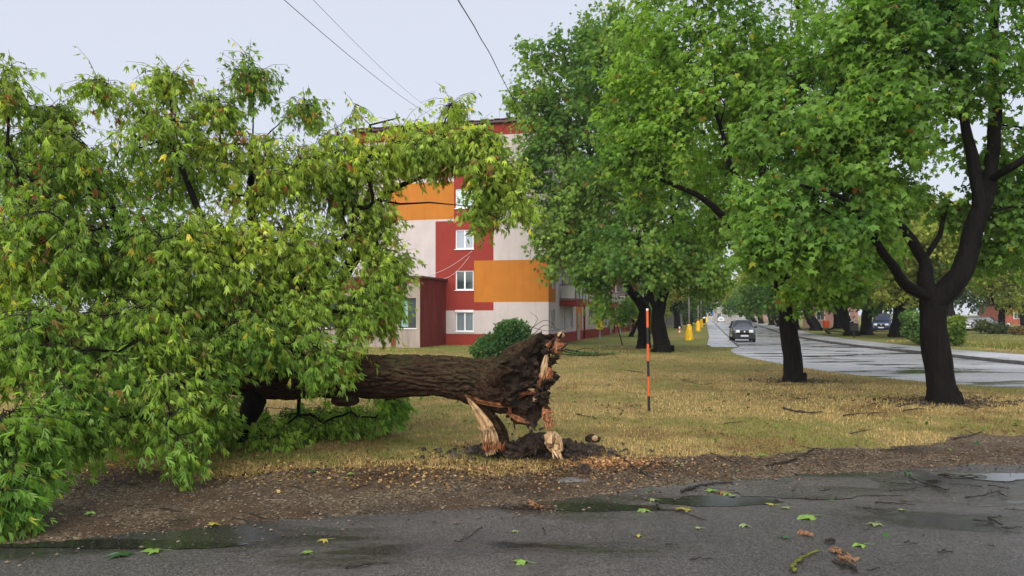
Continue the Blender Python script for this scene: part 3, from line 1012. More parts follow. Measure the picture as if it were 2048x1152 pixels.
def branch_mesh(name, tree, mat, parent, sides=6, skip_hand=False, rmin=0.0):
    pos, par, R_, kids, attid, nh, lines = tree
    mb = MB()
    starts = [k for k in range(len(pos)) if par[k] < 0]
    stack = [(k, None) for k in starts]
    while stack:
        k, frm = stack.pop()
        ch = [] if frm is None else [frm]
        rr = [] if frm is None else [R_[k]]
        cur = k
        while True:
            ch.append(cur); rr.append(R_[cur])
            ks = kids[cur]
            if not ks: break
            nx = max(ks, key=lambda q: (R_[q], -q))
            for q_ in ks:
                if q_ != nx: stack.append((q_, cur))
            cur = nx
        if len(ch) < 2 or max(rr) < rmin: continue
        pts = pos[ch]
        mx = max(rr)
        sd_ = sides if mx < 0.04 else (8 if mx < 0.12 else 12)
        sd_ = 3 if mx < 0.008 else (4 if mx < 0.018 else sd_)
        if mx > 0.06:
            L_ = np.linalg.norm(np.diff(pts, axis=0), axis=1).sum()
            pts, rr = interp_path(pts, max(len(pts) * 3, int(L_ / .16)), np.array(rr))
            wob = np.stack([fbm(pts * 1.3 + 7 * i_, 2) - .5 for i_ in range(3)], -1) * np.minimum(rr, .14)[:, None] * 1.1
            wob[0] = 0
            pts = pts + wob
            if mx > .2: sd_ = 22
        v, f = tube_arrays(pts, rr, sd_, True)
        if mx > 0.06:
            cc = np.repeat(pts, sd_, 0); rv = v - cc; r1 = np.repeat(rr, sd_)
            ang = np.tile(np.arange(sd_) * 2 * np.pi / sd_, len(pts))
            rl = np.abs(fbm(v * np.array([8, 8, 1.6]) + 3, 3) - .5) * 2
            am = .22 * (fbm(v * np.array([3, 3, 1.2]) + 11, 3) - .5) - .10 * np.exp(-(rl / .2) ** 2)
            low = np.clip(1 - cc[:, 2] / .7, 0, 1) ** 2 * (mx > .2)
            am = am + low * (.06 * np.sin(ang * 4 + 1) + .05 * np.sin(ang * 7 + 2) + .08)
            v = cc + rv * (1 + am)[:, None]
        mb.add(v, f)
    return mb.build(name, mat, parent, smooth=True)

NS = 2
def shoots(tree, att, ns, L, droop, nleaf, spread=0.7, tip_only=False):
    """leafy shoots at each attractor; returns leaf base points, directions, shoot polylines"""
    pos, par, R_, kids, attid, nh, lines = tree
    n = len(att)
    dirp = unit(att - pos[par[attid]] + 1e-6)
    B, D, T, lines_ = [], [], [], []
    for s in range(ns):
        d = unit(dirp * 0.55 + RNG.normal(size=(n, 3)) * spread + np.array([0, 0, -droop * 0.25]))
        ll = L * RNG.uniform(.55, 1.25, n)
        start = att + RNG.normal(size=(n, 3)) * 0.05 * L
        pts = [start]
        dd = d
        for k in range(NS):
            dd = unit(dd + np.array([0, 0, -droop * 0.45]))
            pts.append(pts[-1] + dd * (ll / NS)[:, None])
        pts = np.stack(pts, 1)
        lines_.append(pts)
        for k in range(nleaf):
            t = (k + 0.6 + 0.5 * RNG.random(n)) / (nleaf + .3) * NS
            t = np.minimum(t, NS - .001)
            i = t.astype(int); u = (t - i)[:, None]
            ar = np.arange(n)
            B.append(pts[ar, i] * (1 - u) + pts[ar, i + 1] * u)
            D.append(unit(pts[ar, i + 1] - pts[ar, i]))
            T.append(np.full(n, k))
    return np.concatenate(B), np.concatenate(D), np.concatenate(lines_)

def twig_mesh(name, lines, r, mat, parent):
    """thin three-sided twigs, vectorised"""
    n, k, _ = lines.shape
    t = unit(np.gradient(lines, axis=1))
    a = unit(np.cross(t, np.array([.3, .5, .8])))
    b = np.cross(t, a)
    rad = np.linspace(r, r * .35, k)[None, :, None]
    V = np.stack([lines + rad * (a * math.cos(q) + b * math.sin(q)) for q in (0, 2.094, 4.189)], 2)
    V = V.reshape(-1, 3)
    base = (np.arange(n) * k * 3)[:, None, None, None] + (np.arange(k - 1) * 3)[None, :, None, None]
    j = np.arange(3)
    f = np.stack([j, (j + 1) % 3, (j + 1) % 3 + 3, j + 3], -1)[None, None]
    return np_mesh(name, V, (base + f).reshape(-1, 4), mat, parent)

def pick_cols(pos, base, yellow, brown, py, pb, freq=0.5, var=0.35):
    n = len(pos)
    g = fbm(pos * freq + 5, 3)[:, None]
    r = (1 - var + 2 * var * RNG.random(n))[:, None]
    dark, light = np.array(base[0]), np.array(base[1])
    t = np.clip((g - .5) * 2.6 + .5 + .35 * (RNG.random((n, 1)) - .5), 0, 1)
    c = (dark * (1 - t) + light * t) * r
    ry = np.clip((fbm(pos * 1.6 + 50, 3) - .42) * 4, 0.15, 2.2)
    my = RNG.random(n) < py * ry
    c[my] = np.array(yellow) * r[my]
    mb_ = RNG.random(n) < pb * np.clip((fbm(pos * 2.2 + 90, 2) - .45) * 6, 0, 3)
    c[mb_] = np.array(brown) * r[mb_]
    return c

# ---------------------------------------------------------------- fallen box-elder
ft = thing("fallen_tree", "huge uprooted leafy tree lying across the verge with its trunk snapped off", "tree", G(700, 880))
ftl = np.array(ft.location)
def loc(p): return np.asarray(p) - ftl

# trunk path: broken end first
TP = [(1070, 763, 10.20, .545), (1046, 764, 10.32, .48), (1022, 767, 10.44, .42), (1000, 768, 10.54, .38), (965, 766, 10.66, .34), (930, 760, 10.74, .312), (880, 754, 10.84, .300), (800, 753, 11.0, .312),
      (700, 753, 11.22, .322), (600, 755, 11.5, .325), (500, 752, 11.85, .33), (430, 742, 12.1, .29), (330, 720, 12.5, .235), (200, 680, 13.0, .17), (60, 620, 13.5, .10)]
tp, tr = interp_path([P(*q[:3]) for q in TP], 420, np.array([q[3] for q in TP]))
NV = 160
t_, N_, B_ = frames(tp)
th = np.arange(NV) * 2 * np.pi / NV
s_len = np.concatenate([[0], np.cumsum(np.linalg.norm(np.diff(tp, axis=0), axis=1))])
U, TH = np.meshgrid(s_len, th, indexing='ij')
rr = np.repeat(tr[:, None], NV, 1)
dirv = np.cos(TH)[..., None] * N_[:, None, :] + np.sin(TH)[..., None] * B_[:, None, :]
# interlaced furrows: ridges run along the trunk, wander and join
cx_, cy_ = np.cos(TH) * .32, np.sin(TH) * .32
q3 = np.stack([U * 1.0, cx_, cy_], -1).reshape(-1, 3)
warp = (fbm(q3 * np.array([2.2, 3, 3]), 3) - .5)
rid = np.abs(fbm(np.stack([q3[:, 0] * 3.0 + warp * 1.2, q3[:, 1] * 17 + warp * 3.5, q3[:, 2] * 17 + warp * 3.5], -1), 3) - .5) * 2
fine = fbm(q3 * np.array([14, 60, 60]), 3) - .5
lump = fbm(q3 * np.array([1.2, 2.5, 2.5]) + 30, 3) - .5
disp = (-0.045 * np.exp(-(rid / .16) ** 2) + 0.020 * fine + 0.09 * lump).reshape(U.shape)
# root flare buttresses towards the break, torn rim
fl = np.clip(1 - U / 0.9, 0, 1) ** 1.5
disp += fl * (0.07 * np.sin(TH * 4 + 1.0) + 0.06 * np.sin(TH * 7 + 2)) * .8
zdir = dirv[..., 2]
disp += fl * 0.10 * np.clip(zdir, 0, 1)
tv = tp[:, None, :] + dirv * (rr + disp)[..., None]
jag = fbm(np.stack([np.cos(th) * 3, np.sin(th) * 3, 0 * th], -1) * 2.2 + 4, 4) - .5
rimshift = (0.55 * jag[None, :] + 0.34 * np.clip(zdir[0], 0, 1)[None, :] ** 6 - 0.05) * np.clip(1 - U / .35, 0, 1)
tv += -t_[:, None, :] * rimshift[..., None]
I, J = np.meshgrid(np.arange(len(tp) - 1), np.arange(NV), indexing='ij')
J2 = (J + 1) % NV
tf = np.stack([I * NV + J, (I + 1) * NV + J, (I + 1) * NV + J2, I * NV + J2], -1).reshape(-1, 4)
np_mesh("trunk", loc(tv.reshape(-1, 3)), tf, M['bark_fallen'], ft, smooth=True)
# broken face: rings that sink into the rotten heart
ring0 = tv[0]
cen = ring0.mean(0)
K = 36
bv = []
for k in range(K + 1):
    f_ = 1 - k / K
    ringp = cen + (ring0 - cen) * f_
    pn = ringp * 9
    dd = -0.02 * (1 - f_ ** 2) + 0.34 * (fbm(pn * .40 + 3, 3) - .5) * (1 - f_ ** 6) + 0.16 * (fbm(pn * 1.5, 3) - .5) * (1 - f_ ** 8)
    bv.append(ringp + t_[0] * dd[:, None])
bv = np.array(bv)
I, J = np.meshgrid(np.arange(K), np.arange(NV), indexing='ij')
J2 = (J + 1) % NV
np_mesh("broken_face", loc(bv.reshape(-1, 3)), np.stack([I * NV + J, I * NV + J2, (I + 1) * NV + J2, (I + 1) * NV + J], -1).reshape(-1, 4), M['rot'], ft)

def slab(path, widths, thick, side, nrm, nu=44, nv=18, seed=0, ridge=0.02, jag=0.05):
    """torn board: follows path, wide along `side`, front along `nrm`, ridged with the grain"""
    pts = interp_path(path, nu)
    w = np.interp(np.linspace(0, 1, nu), np.linspace(0, 1, len(widths)), widths)
    side = unit(side); nrm = unit(nrm)
    rs = np.random.default_rng(seed)
    prof = rs.normal(size=nv) * ridge
    V = []
    for fr in (1, -1):
        for i in range(nu):
            for j in range(nv):
                a = j / (nv - 1) - .5
                e = 1 - (2 * abs(a)) ** 3
                g = prof[j] * (0.7 + 0.5 * math.sin(i * .25 + j)) if fr == 1 else 0
                end = (jag * (rs.random() - .5) if i in (0, nu - 1) else 0)
                V.append(pts[i] + side * (a * w[i]) + nrm * (fr * thick * (.3 + .7 * e) / 2 + g) + unit(pts[-1] - pts[0]) * end)
    f = []
    o = nu * nv
    for i in range(nu - 1):
        for j in range(nv - 1):
            a = i * nv + j
            f.append((a, a + 1, a + nv + 1, a + nv)); f.append((o + a, o + a + nv, o + a + nv + 1, o + a + 1))
        f.append((i * nv, (i + 1) * nv, o + (i + 1) * nv, o + i * nv)); a = i * nv + nv - 1
        f.append((a, o + a, o + a + nv, a + nv))
    for i in (0, nu - 1):
        for j in range(nv - 1):
            a = i * nv + j
            f.append((a, o + a, o + a + 1, a + 1) if i == 0 else (a, a + 1, o + a + 1, o + a))
    return V, f

def lump_mesh(c, r, seed, rough=0.35, sub=3, freq=2.0):
    bm = bmesh.new()
    bmesh.ops.create_icosphere(bm, subdivisions=sub, radius=1.0)
    v = np.array([q.co[:] for q in bm.verts])
    f = [tuple(q.index for q in t.verts) for t in bm.faces]
    bm.free()
    d = 1 + rough * 2 * (fbm(v * freq + seed * 7.7, 4) - .5) + rough * .8 * (fbm(v * freq * 4 + seed, 2) - .5)
    return v * d[:, None] * np.asarray(r) + np.asarray(c), f

def splinters(c, n, L, w, axis, spread, seed):
    """bundle of torn wood spikes around c"""
    rs = np.random.default_rng(seed)
    mb = MB()
    axis = unit(axis)
    for i in range(n):
        d = unit(axis + rs.normal(size=3) * spread)
        b = np.asarray(c) + rs.normal(size=3) * np.array(w)
        l = L * rs.uniform(.35, 1.1)
        s1 = unit(np.cross(d, rs.normal(size=3))); s2 = np.cross(d, s1)
        q = rs.uniform(.012, .035); q2 = q * rs.uniform(.3, .7)
        v = [b + s1 * q + s2 * q2, b - s1 * q + s2 * q2, b - s1 * q - s2 * q2, b + s1 * q - s2 * q2]
        m_ = b + d * l * .6
        v += [m_ + s1 * q * .8 + s2 * q2 * .7, m_ - s1 * q * .7 + s2 * q2, m_ - s1 * q * .8 - s2 * q2 * .6, m_ + s1 * q * .6 - s2 * q2]
        v += [b + d * l]
        mb.add(v, [(3, 2, 1, 0), (0, 1, 5, 4), (1, 2, 6, 5), (2, 3, 7, 6), (3, 0, 4, 7), (4, 5, 8), (5, 6, 8), (6, 7, 8), (7, 4, 8)])
    return mb

# pale and reddish torn wood on the break
def on_tree(name, mb, mat, smooth=False):
    mb.v = [tuple(loc(v)) for v in mb.v]
    return mb.build(name, mat, ft, smooth=smooth)
fn = -t_[0]
for (px, py, sx, sy, d, mt, sd_, rt) in ((1096, 748, 9, 15, 9.95, 'wood_red', 3, .5),
                                         (1042, 768, 7, 15, 10.12, 'wood_pale', 4, .5), (1054, 780, 15, 5, 10.08, 'wood_pale', 5, .5), (1070, 797, 5, 7, 10.02, 'wood_pale', 14, .5),
                                         (1050, 815, 22, 15, 10.14, 'rot', 6, .5), (1114, 694, 14, 15, 10.0, 'wood_red', 7, .5), (1121, 670, 7, 6, 10.05, 'wood_pale', 8, .5),
                                         (1092, 828, 9, 15, 10.0, 'wood_red', 9, .55)):
    m = MB(); v, f = lump_mesh(P(px, py, d), (sx / F * d, .045, sy / F * d), sd_, rt, 3, 2.6); m.add(v, f)
    on_tree("torn_wood", m, M[mt])
for (c, n, L, w, ax_, sp, sd_, mt) in (((1108, 690, 10.05), 16, .16, (.05, .06, .05), (.7, -.3, .5), .45, 31, 'wood_red'), ((1092, 830, 10.0), 18, .13, (.035, .05, .06), (.2, -.2, -1), .35, 32, 'wood_red'),
                                       ((1075, 770, 9.98), 60, .12, (.12, .08, .22), (.9, -.4, .1), .7, 34, 'rot'),
                                       ((1045, 838, 10.2), 26, .18, (.14, .05, .02), (.2, -.2, -1), .6, 35, 'rot'), ((1100, 700, 10.05), 34, .16, (.06, .10, .10), (.8, -.3, .4), .6, 36, 'rot')):
    tag(on_tree("splinters", splinters(P(*c), n, L, w, ax_, sp, sd_), M[mt]), kind="stuff")
for (ps, wd, mt, sd_) in (([(1020, 826, 10.12), (1021, 803, 10.06), (1038, 789, 10.0), (1070, 786, 9.96)], [.05, .10, .09, .02], 'wood_red', 61), ([(1016, 826, 10.14), (1036, 838, 10.08), (1058, 845, 10.03)], [.03, .08, .03], 'wood_red', 62),
                          ([(1083, 760, 9.95), (1088, 735, 9.93), (1093, 712, 9.95)], [.03, .09, .05], 'wood_pale', 63), ([(1076, 775, 9.97), (1084, 752, 9.94), (1096, 738, 9.95)], [.03, .10, .03], 'wood_red', 64)):
    v, f = slab([P(*q_) for q_ in ps], wd, .035, unit(np.cross(P(*ps[-1]) - P(*ps[0]), (0, 1, 0))), (.3, -1, .1), nu=24, nv=12, seed=sd_, ridge=.010, jag=.06)
    m = MB(); m.add(v, f); on_tree("torn_wood", m, M[mt])
# torn strip along the underside running into the hinge
v, f = slab([P(930, 792, 10.44), P(955, 800, 10.38), P(1000, 808, 10.20), P(1030, 812, 10.05)], [.02, .10, .10, .03], .05, (0.1, -.2, 1), (0.2, -1, 0), seed=8)
m = MB(); m.add(v, f); on_tree("torn_strip", m, M['wood_red'])
# knots and a stub under the trunk
for (a, r, sd_) in (((690, 800, 11.1), (.20, .18, .10), 5), ((880, 722, 10.8), (.12, .12, .06), 7)):
    m = MB(); v, f = lump_mesh(P(*a), r, sd_, .35); m.add(v, f); on_tree("knot", m, M['bark_fallen'], True)

# limbs and crown
def ln(*a): return [(P(x, y, d), r) for x, y, d, r in a]
sk = [ln((600, 755, 11.5, .20), (500, 752, 11.85, .20), (430, 742, 12.1, .18), (330, 720, 12.5, .14), (200, 680, 13.0, .10), (60, 620, 13.5, .06)),
      [('from', 0, 1)] + ln((510, 800, 11.6, .199), (487, 850, 11.5, .16), (478, 895, 11.4, .10)),
      [('from', 0, 0)] + ln((585, 690, 11.4, .15), (560, 620, 11.3, .125), (535, 520, 11.2, .09), (500, 420, 11.1, .065), (505, 300, 11.2, .035), (508, 180, 11.3, .012)),
      [('from', 0, 1)] + ln((560, 700, 12.0, .16), (640, 610, 12.1, .13), (715, 500, 12.0, .10), (760, 400, 11.7, .05), (840, 355, 11.4, .032), (920, 330, 11.2, .022), (1000, 335, 10.9, .012)),
      [('from', 3, 4)] + ln((800, 408, 11.5, .016), (860, 405, 11.3, .012), (935, 412, 11.2, .006)),
      [('from', 0, 2)] + ln((350, 640, 11.2, .14), (290, 540, 10.5, .10), (230, 430, 10.2, .07), (170, 330, 10.1, .045), (60, 250, 10.0, .02)),
      [('from', 0, 2)] + ln((330, 760, 10.9, .12), (220, 770, 9.8, .09), (120, 790, 8.7, .06), (60, 850, 7.7, .03)),
      [('from', 2, 2)] + ln((480, 540, 10.6, .07), (400, 430, 10.3, .05), (350, 300, 10.4, .03), (338, 180, 10.6, .012)),
      [('from', 5, 2)] + ln((150, 500, 9.6, .06), (60, 420, 9.3, .04), (15, 300, 9.3, .02), (20, 160, 9.4, .010)),
      [('from', 3, 3)] + ln((750, 330, 11.9, .04), (740, 250, 11.8, .02), (800, 235, 11.6, .010))]
lobes = [(120, 350, 165, 110, 9.8, 1.0, 130), (330, 330, 170, 120, 10.6, 1.1, 150), (540, 360, 140, 120, 11.2, 1.1, 120), (700, 340, 115, 95, 11.4, .8, 95),
         (870, 312, 125, 52, 11.2, .5, 92), (950, 292, 70, 44, 11.0, .4, 34), (985, 365, 70, 75, 10.9, .45, 75), (1035, 425, 38, 55, 10.8, .3, 34), (960, 440, 40, 30, 10.9, .3, 16),
         (110, 520, 170, 130, 9.2, 1.1, 160), (340, 520, 190, 130, 10.0, 1.1, 190), (570, 520, 150, 120, 10.9, .9, 130), (735, 460, 80, 95, 11.5, .6, 55), (770, 560, 62, 75, 11.3, .4, 40),
         (80, 700, 140, 110, 8.4, .9, 130), (270, 680, 150, 120, 9.2, .9, 150), (450, 640, 120, 100, 10.2, .7, 105), (590, 630, 100, 70, 10.6, .5, 70), (655, 680, 75, 42, 10.3, .4, 42), (640, 735, 45, 30, 10.25, .25, 16),
         (760, 640, 60, 50, 11.6, .4, 22), (420, 720, 80, 60, 9.8, .4, 45),
         (40, 880, 62, 90, 7.2, .45, 46), (25, 1000, 38, 60, 6.75, .25, 20), (60, 960, 36, 40, 7.2, .3, 12), (150, 800, 70, 60, 8.0, .5, 42), (330, 810, 65, 85, 8.7, .4, 42), (200, 740, 80, 60, 8.4, .4, 36),
         (430, 850, 60, 60, 10.9, .5, 40), (640, 850, 180, 50, 12.2, .8, 95), (560, 890, 75, 28, 11.2, .35, 40), (780, 820, 45, 35, 12.0, .4, 22), (240, 850, 160, 55, 11.6, .8, 70), (80, 900, 120, 60, 10.5, .8, 50),
         (505, 175, 28, 70, 11.3, .25, 20), (340, 175, 55, 38, 10.6, .3, 22), (205, 190, 50, 35, 10.3, .3, 18), (20, 190, 24, 70, 9.4, .25, 16), (610, 235, 55, 42, 11.4, .4, 22),
         (715, 235, 30, 28, 11.7, .25, 9), (905, 232, 38, 18, 11.3, .25, 9), (440, 235, 60, 50, 10.9, .4, 22), (110, 245, 60, 40, 10.0, .4, 18), (820, 275, 60, 35, 11.5, .3, 18), (270, 230, 60, 40, 10.5, .4, 18),
         (355, 890, 62, 82, 8.4, .22, 30), (280, 850, 60, 60, 8.6, .3, 24), (180, 870, 60, 60, 8.2, .3, 20), (420, 790, 50, 80, 9.4, .3, 22), (110, 850, 60, 70, 7.8, .3, 22), (640, 725, 85, 62, 10.15, .3, 46), (500, 690, 100, 80, 10.0, .4, 50), (745, 610, 62, 75, 11.2, .4, 34), (700, 640, 60, 60, 11.0, .4, 24), (-10, 620, 90, 130, 9.5, 1, 60), (690, 400, 80, 70, 11.6, .5, 30), (800, 330, 90, 50, 11.5, .4, 26), (390, 800, 70, 80, 9.3, .4, 34), (200, 400, 400, 160, 12.5, 1.2, 100), (300, 620, 350, 110, 12.0, 1.0, 100)]
lobes = [(a, b - 22, max(c - 30, 12), max(d - 32, 9), e, f * .8, int(g_ * .74) + 1) for a, b, c, d, e, f, g_ in lobes]
lobes = [q_[:6] + (int(q_[6] * 1.22) + 1,) for q_ in lobes]
att = lobes_sample(lobes, 0.12)
att = att[fbm(att * 1.25 + 3, 3) + .10 * RNG.random(len(att)) > .47]
print('kept', len(att))
tree = grow(sk, att, 0.35, 0.45, 0.0055)
tree_l = (loc(tree[0]),) + tree[1:]
b = branch_mesh("branches", tree_l, M['bark'], ft, 6)
Bp, Dp, Ln = shoots(tree, att, 5, 0.42, 0.95, 7, 0.7)
twig_mesh("twigs", loc(Ln), 0.005, M['twig'], ft)
ok = Bp[:, 2] > 0.06
Bp, Dp = Bp[ok], Dp[ok]
n = len(Bp)
tipd = unit(Dp * .5 + RNG.normal(size=(n, 3)) * .50 + np.array([.25, -.05, -1.05]))
nr = unit(RNG.normal(size=(n, 3)) * .75 + np.array([0, -.35, .65]))
sz = RNG.uniform(.06, .175, n)
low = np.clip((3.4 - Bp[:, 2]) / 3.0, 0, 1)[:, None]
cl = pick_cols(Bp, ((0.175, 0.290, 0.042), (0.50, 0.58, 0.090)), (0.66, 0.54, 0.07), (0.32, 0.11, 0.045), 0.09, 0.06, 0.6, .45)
# lower leaves blend towards fresh deep green, upper ones keep the lighter yellow-green
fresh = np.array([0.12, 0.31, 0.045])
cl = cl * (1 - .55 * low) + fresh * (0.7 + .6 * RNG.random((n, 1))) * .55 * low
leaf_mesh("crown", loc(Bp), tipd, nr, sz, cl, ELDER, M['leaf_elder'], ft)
print("fallen leaves", n, "att", len(att))

# ---------------------------------------------------------------- stump with soil
sc_ = G(1075, 905)
stump = thing("tree_stump", "splintered stump with torn pale wood rising from black soil", "stump", sc_)
def sl(p): return np.asarray(p) - sc_
def on_stump(name, mb, mat, smooth=False):
    mb.v = [tuple(sl(v)) for v in mb.v]
    return mb.build(name, mat, stump, smooth=smooth)
# mound of crumbly soil
gxn = 130
a, b_ = np.meshgrid(np.linspace(-1, 1, gxn), np.linspace(-1, 1, 80), indexing='ij')
pp = np.stack([a.ravel() * 1.0, b_.ravel() * .55, 0 * a.ravel()], -1)
rad_ = np.sqrt((a.ravel()) ** 2 + (b_.ravel()) ** 2)
edge = np.clip(1.0 - rad_ + .55 * (fbm(pp * 3 + 2, 3) - .5), 0, 1)
hz = -.03 + .26 * edge ** .8 * (.35 + 1.0 * fbm(pp * 2.6 + 9, 3)) + np.minimum(edge * 2, 1) * .20 * (fbm(pp * 8, 4) - .5)
mv = pp + np.stack([0 * hz, 0 * hz, hz], -1)
I, J = np.meshgrid(np.arange(gxn - 1), np.arange(79), indexing='ij')
q = (I * 80 + J).ravel()
np_mesh("soil_mound", mv, np.stack([q, q + 80, q + 81, q + 1], -1), M['soil'], stump)
# hinge of torn wood still joined to the trunk
v, f = slab([P(933, 793, 10.42), P(950, 815, 10.36), P(972, 850, 10.28), P(982, 880, 10.22), P(984, 905, 10.18)], [.015, .09, .18, .21, .17], .06, (1, -.05, .35), (-.1, -1, .1), seed=3, ridge=.016, jag=.1)
m = MB(); m.add(v, f); on_stump("torn_board", m, M['wood_pale'])
v, f = slab([P(950, 800, 10.52), P(976, 830, 10.46), P(996, 865, 10.40), P(1002, 905, 10.36)], [.08, .20, .26, .28], .12, (1, -.1, .3), (-.1, -1, .1), seed=4, ridge=.02)
m = MB(); m.add(v, f); on_stump("bark_slab", m, M['bark_fallen'])
tag(on_stump("splinters", splinters(P(985, 900, 10.16), 16, .16, (.07, .04, .02), (.05, -.2, 1), .18, 41), M['wood_red']), kind="stuff")
tag(on_stump("splinters", splinters(P(978, 880, 10.2), 14, .22, (.08, .03, .03), (-.25, -.1, 1), .2, 42), M['wood_pale']), kind="stuff")
# right-hand remnant
for (px, py, sx, sy, d, mt, sd_) in ((1104, 880, 17, 17, 10.1, 'wood_pale', 21), (1092, 876, 12, 12, 10.15, 'rot', 22), (1112, 897, 8, 12, 10.02, 'wood_pale', 23), (1070, 895, 28, 12, 10.3, 'rot', 24), (1030, 905, 25, 12, 10.3, 'soil', 25), (1002, 895, 16, 14, 10.3, 'rot', 26)):
    m = MB(); v, f = lump_mesh(P(px, py, d), (sx / F * d, .10, sy / F * d), sd_, .5, 3, 2.5); m.add(v, f); on_stump("remnant", m, M[mt])
tag(on_stump("splinters", splinters(P(1106, 888, 10.05), 20, .17, (.06, .05, .03), (.1, -.1, 1), .14, 43), M['wood_pale']), kind="stuff")
tag(on_stump("splinters", splinters(P(1112, 898, 9.98), 12, .15, (.04, .05, .03), (.15, -.3, -.8), .2, 44), M['wood_pale']), kind="stuff")
tag(on_stump("splinters", splinters(P(1060, 900, 10.2), 40, .14, (.25, .08, .04), (.1, -.3, 1), .8, 45), M['rot']), kind="stuff")

for (nm, px, py, r, mt, sd_, lab, cat) in (("wood_chunk", 1186, 884, (.115, .09, .075), 'rot', 51, "dark chunk of rotten wood lying on the dry grass beside the stump", "wood chunk"),
                                      ("soil_clod", 1168, 950, (.085, .08, .085), 'soil', 52, "round black clod of soil at the verge in front of the stump", "clod"),
                                      ("flat_stone", 1146, 966, (.21, .10, .035), 'kerb', 53, "flat grey stone slab on the gravel in front of the stump", "stone")):
    g = G(px, py)
    e = thing(nm, lab, cat, g)
    m = MB(); v, f = lump_mesh((0, 0, r[2] * .6), r, sd_, .4, 3, 2.0); m.add(v, f)
    m.build("body", M[mt], e)
    if nm == "wood_chunk":
        m = MB(); v, f = lump_mesh((.02, -.075, .07), (.05, .03, .04), 9, .4, 2); m.add(v, f); m.build("torn_wood", M['wood_pale'], e)

def clods(n, c, r, name):
    x = c[0] + RNG.normal(size=n) * r[0]; y = c[1] + RNG.normal(size=n) * r[1]
    z = np.maximum(verge_z(x, y)[0], .0)
    q2 = ((x - sc_[0]) / 1.15) ** 2 + ((y - sc_[1]) / .62) ** 2
    z = z + np.clip(1 - q2, 0, 1) * .10
    s = .010 + .045 * RNG.random(n) ** 2.5
    oc = np.array([(1, 0, 0), (-1, 0, 0), (0, 1, 0), (0, -1, 0), (0, 0, .8), (0, 0, -.6), (.6, .6, .5), (-.6, -.5, .5)])
    fc = np.array([(0, 6, 4), (6, 2, 4), (2, 1, 4), (1, 7, 4), (7, 3, 4), (3, 0, 4), (0, 2, 6), (1, 3, 7)])
    v = oc[None] * RNG.uniform(.6, 1.4, (n, 8, 3)) * s[:, None, None] + np.stack([x, y, z + s * .3], -1)[:, None]
    b_ = (.012 + .05 * RNG.random(n) ** 2)[:, None] * np.array([1.15, .82, .62])
    return tag(np_mesh(name, v.reshape(-1, 3), (fc[None] + 8 * np.arange(n)[:, None, None]).reshape(-1, 3), M['grit'], col=np.repeat(b_, 8, 0)), kind='stuff')
clods(1500, sc_, (.55, .27), "soil_crumbs")
for tb in (G(1892, 806), G(1592, 763)):
    clods(500, tb, (.75, .4), "soil_crumbs")

# bark crumbs, chips and dead leaves strewn round the stump
def litter(n, c, r, pal, name, smin=.012, smax=.045):
    x = c[0] + RNG.normal(size=n) * r[0]; y = c[1] + RNG.normal(size=n) * r[1]
    z, m = verge_z(x, y)
    z = np.maximum(z, .004) + .006 + .012 * RNG.random(n)
    pal = np.array(pal)
    col = pal[RNG.integers(0, len(pal), n)] * (.6 + .8 * RNG.random(n))[:, None]
    tip = unit(RNG.normal(size=(n, 3)) * np.array([1, 1, .3])); nr = unit(RNG.normal(size=(n, 3)) * .5 + np.array([0, 0, 1]))
    o = leaf_mesh(name, np.stack([x, y, z], -1), tip, nr, RNG.uniform(smin, smax, n), col, KITE, M['litter'], None)
    return tag(o, kind='stuff')
litter(5200, (0.1, 9.6), (1.5, .55), [(.05, .03, .018), (.12, .055, .022), (.22, .12, .05), (.02, .015, .012), (.36, .22, .10)], "bark_litter")
litter(2600, (-2.8, 9.5), (2.0, .5), [(.16, .085, .03), (.28, .17, .06), (.10, .05, .02), (.40, .28, .10)], "dead_leaf_litter", .02, .06)
litter(700, (4.0, 15.5), (4.5, 3.2), [(.03, .08, .02), (.07, .15, .03), (.10, .06, .03), (.16, .20, .05)], "torn_leaf_litter", .04, .11)
litter(900, (9.8, 17.2), (.9, .5), [(.05, .03, .018), (.10, .055, .03), (.03, .02, .012)], "twig_litter", .03, .10)
litter(1500, (1.3, 10.0), (.35, .2), [(.40, .20, .08), (.30, .14, .05), (.5, .32, .15)], "wood_chips", .015, .05)
litter(2600, (4.5, 10.4), (3.0, .5), [(.05, .03, .018), (.10, .055, .03), (.20, .12, .06)], "twig_litter", .012, .04)

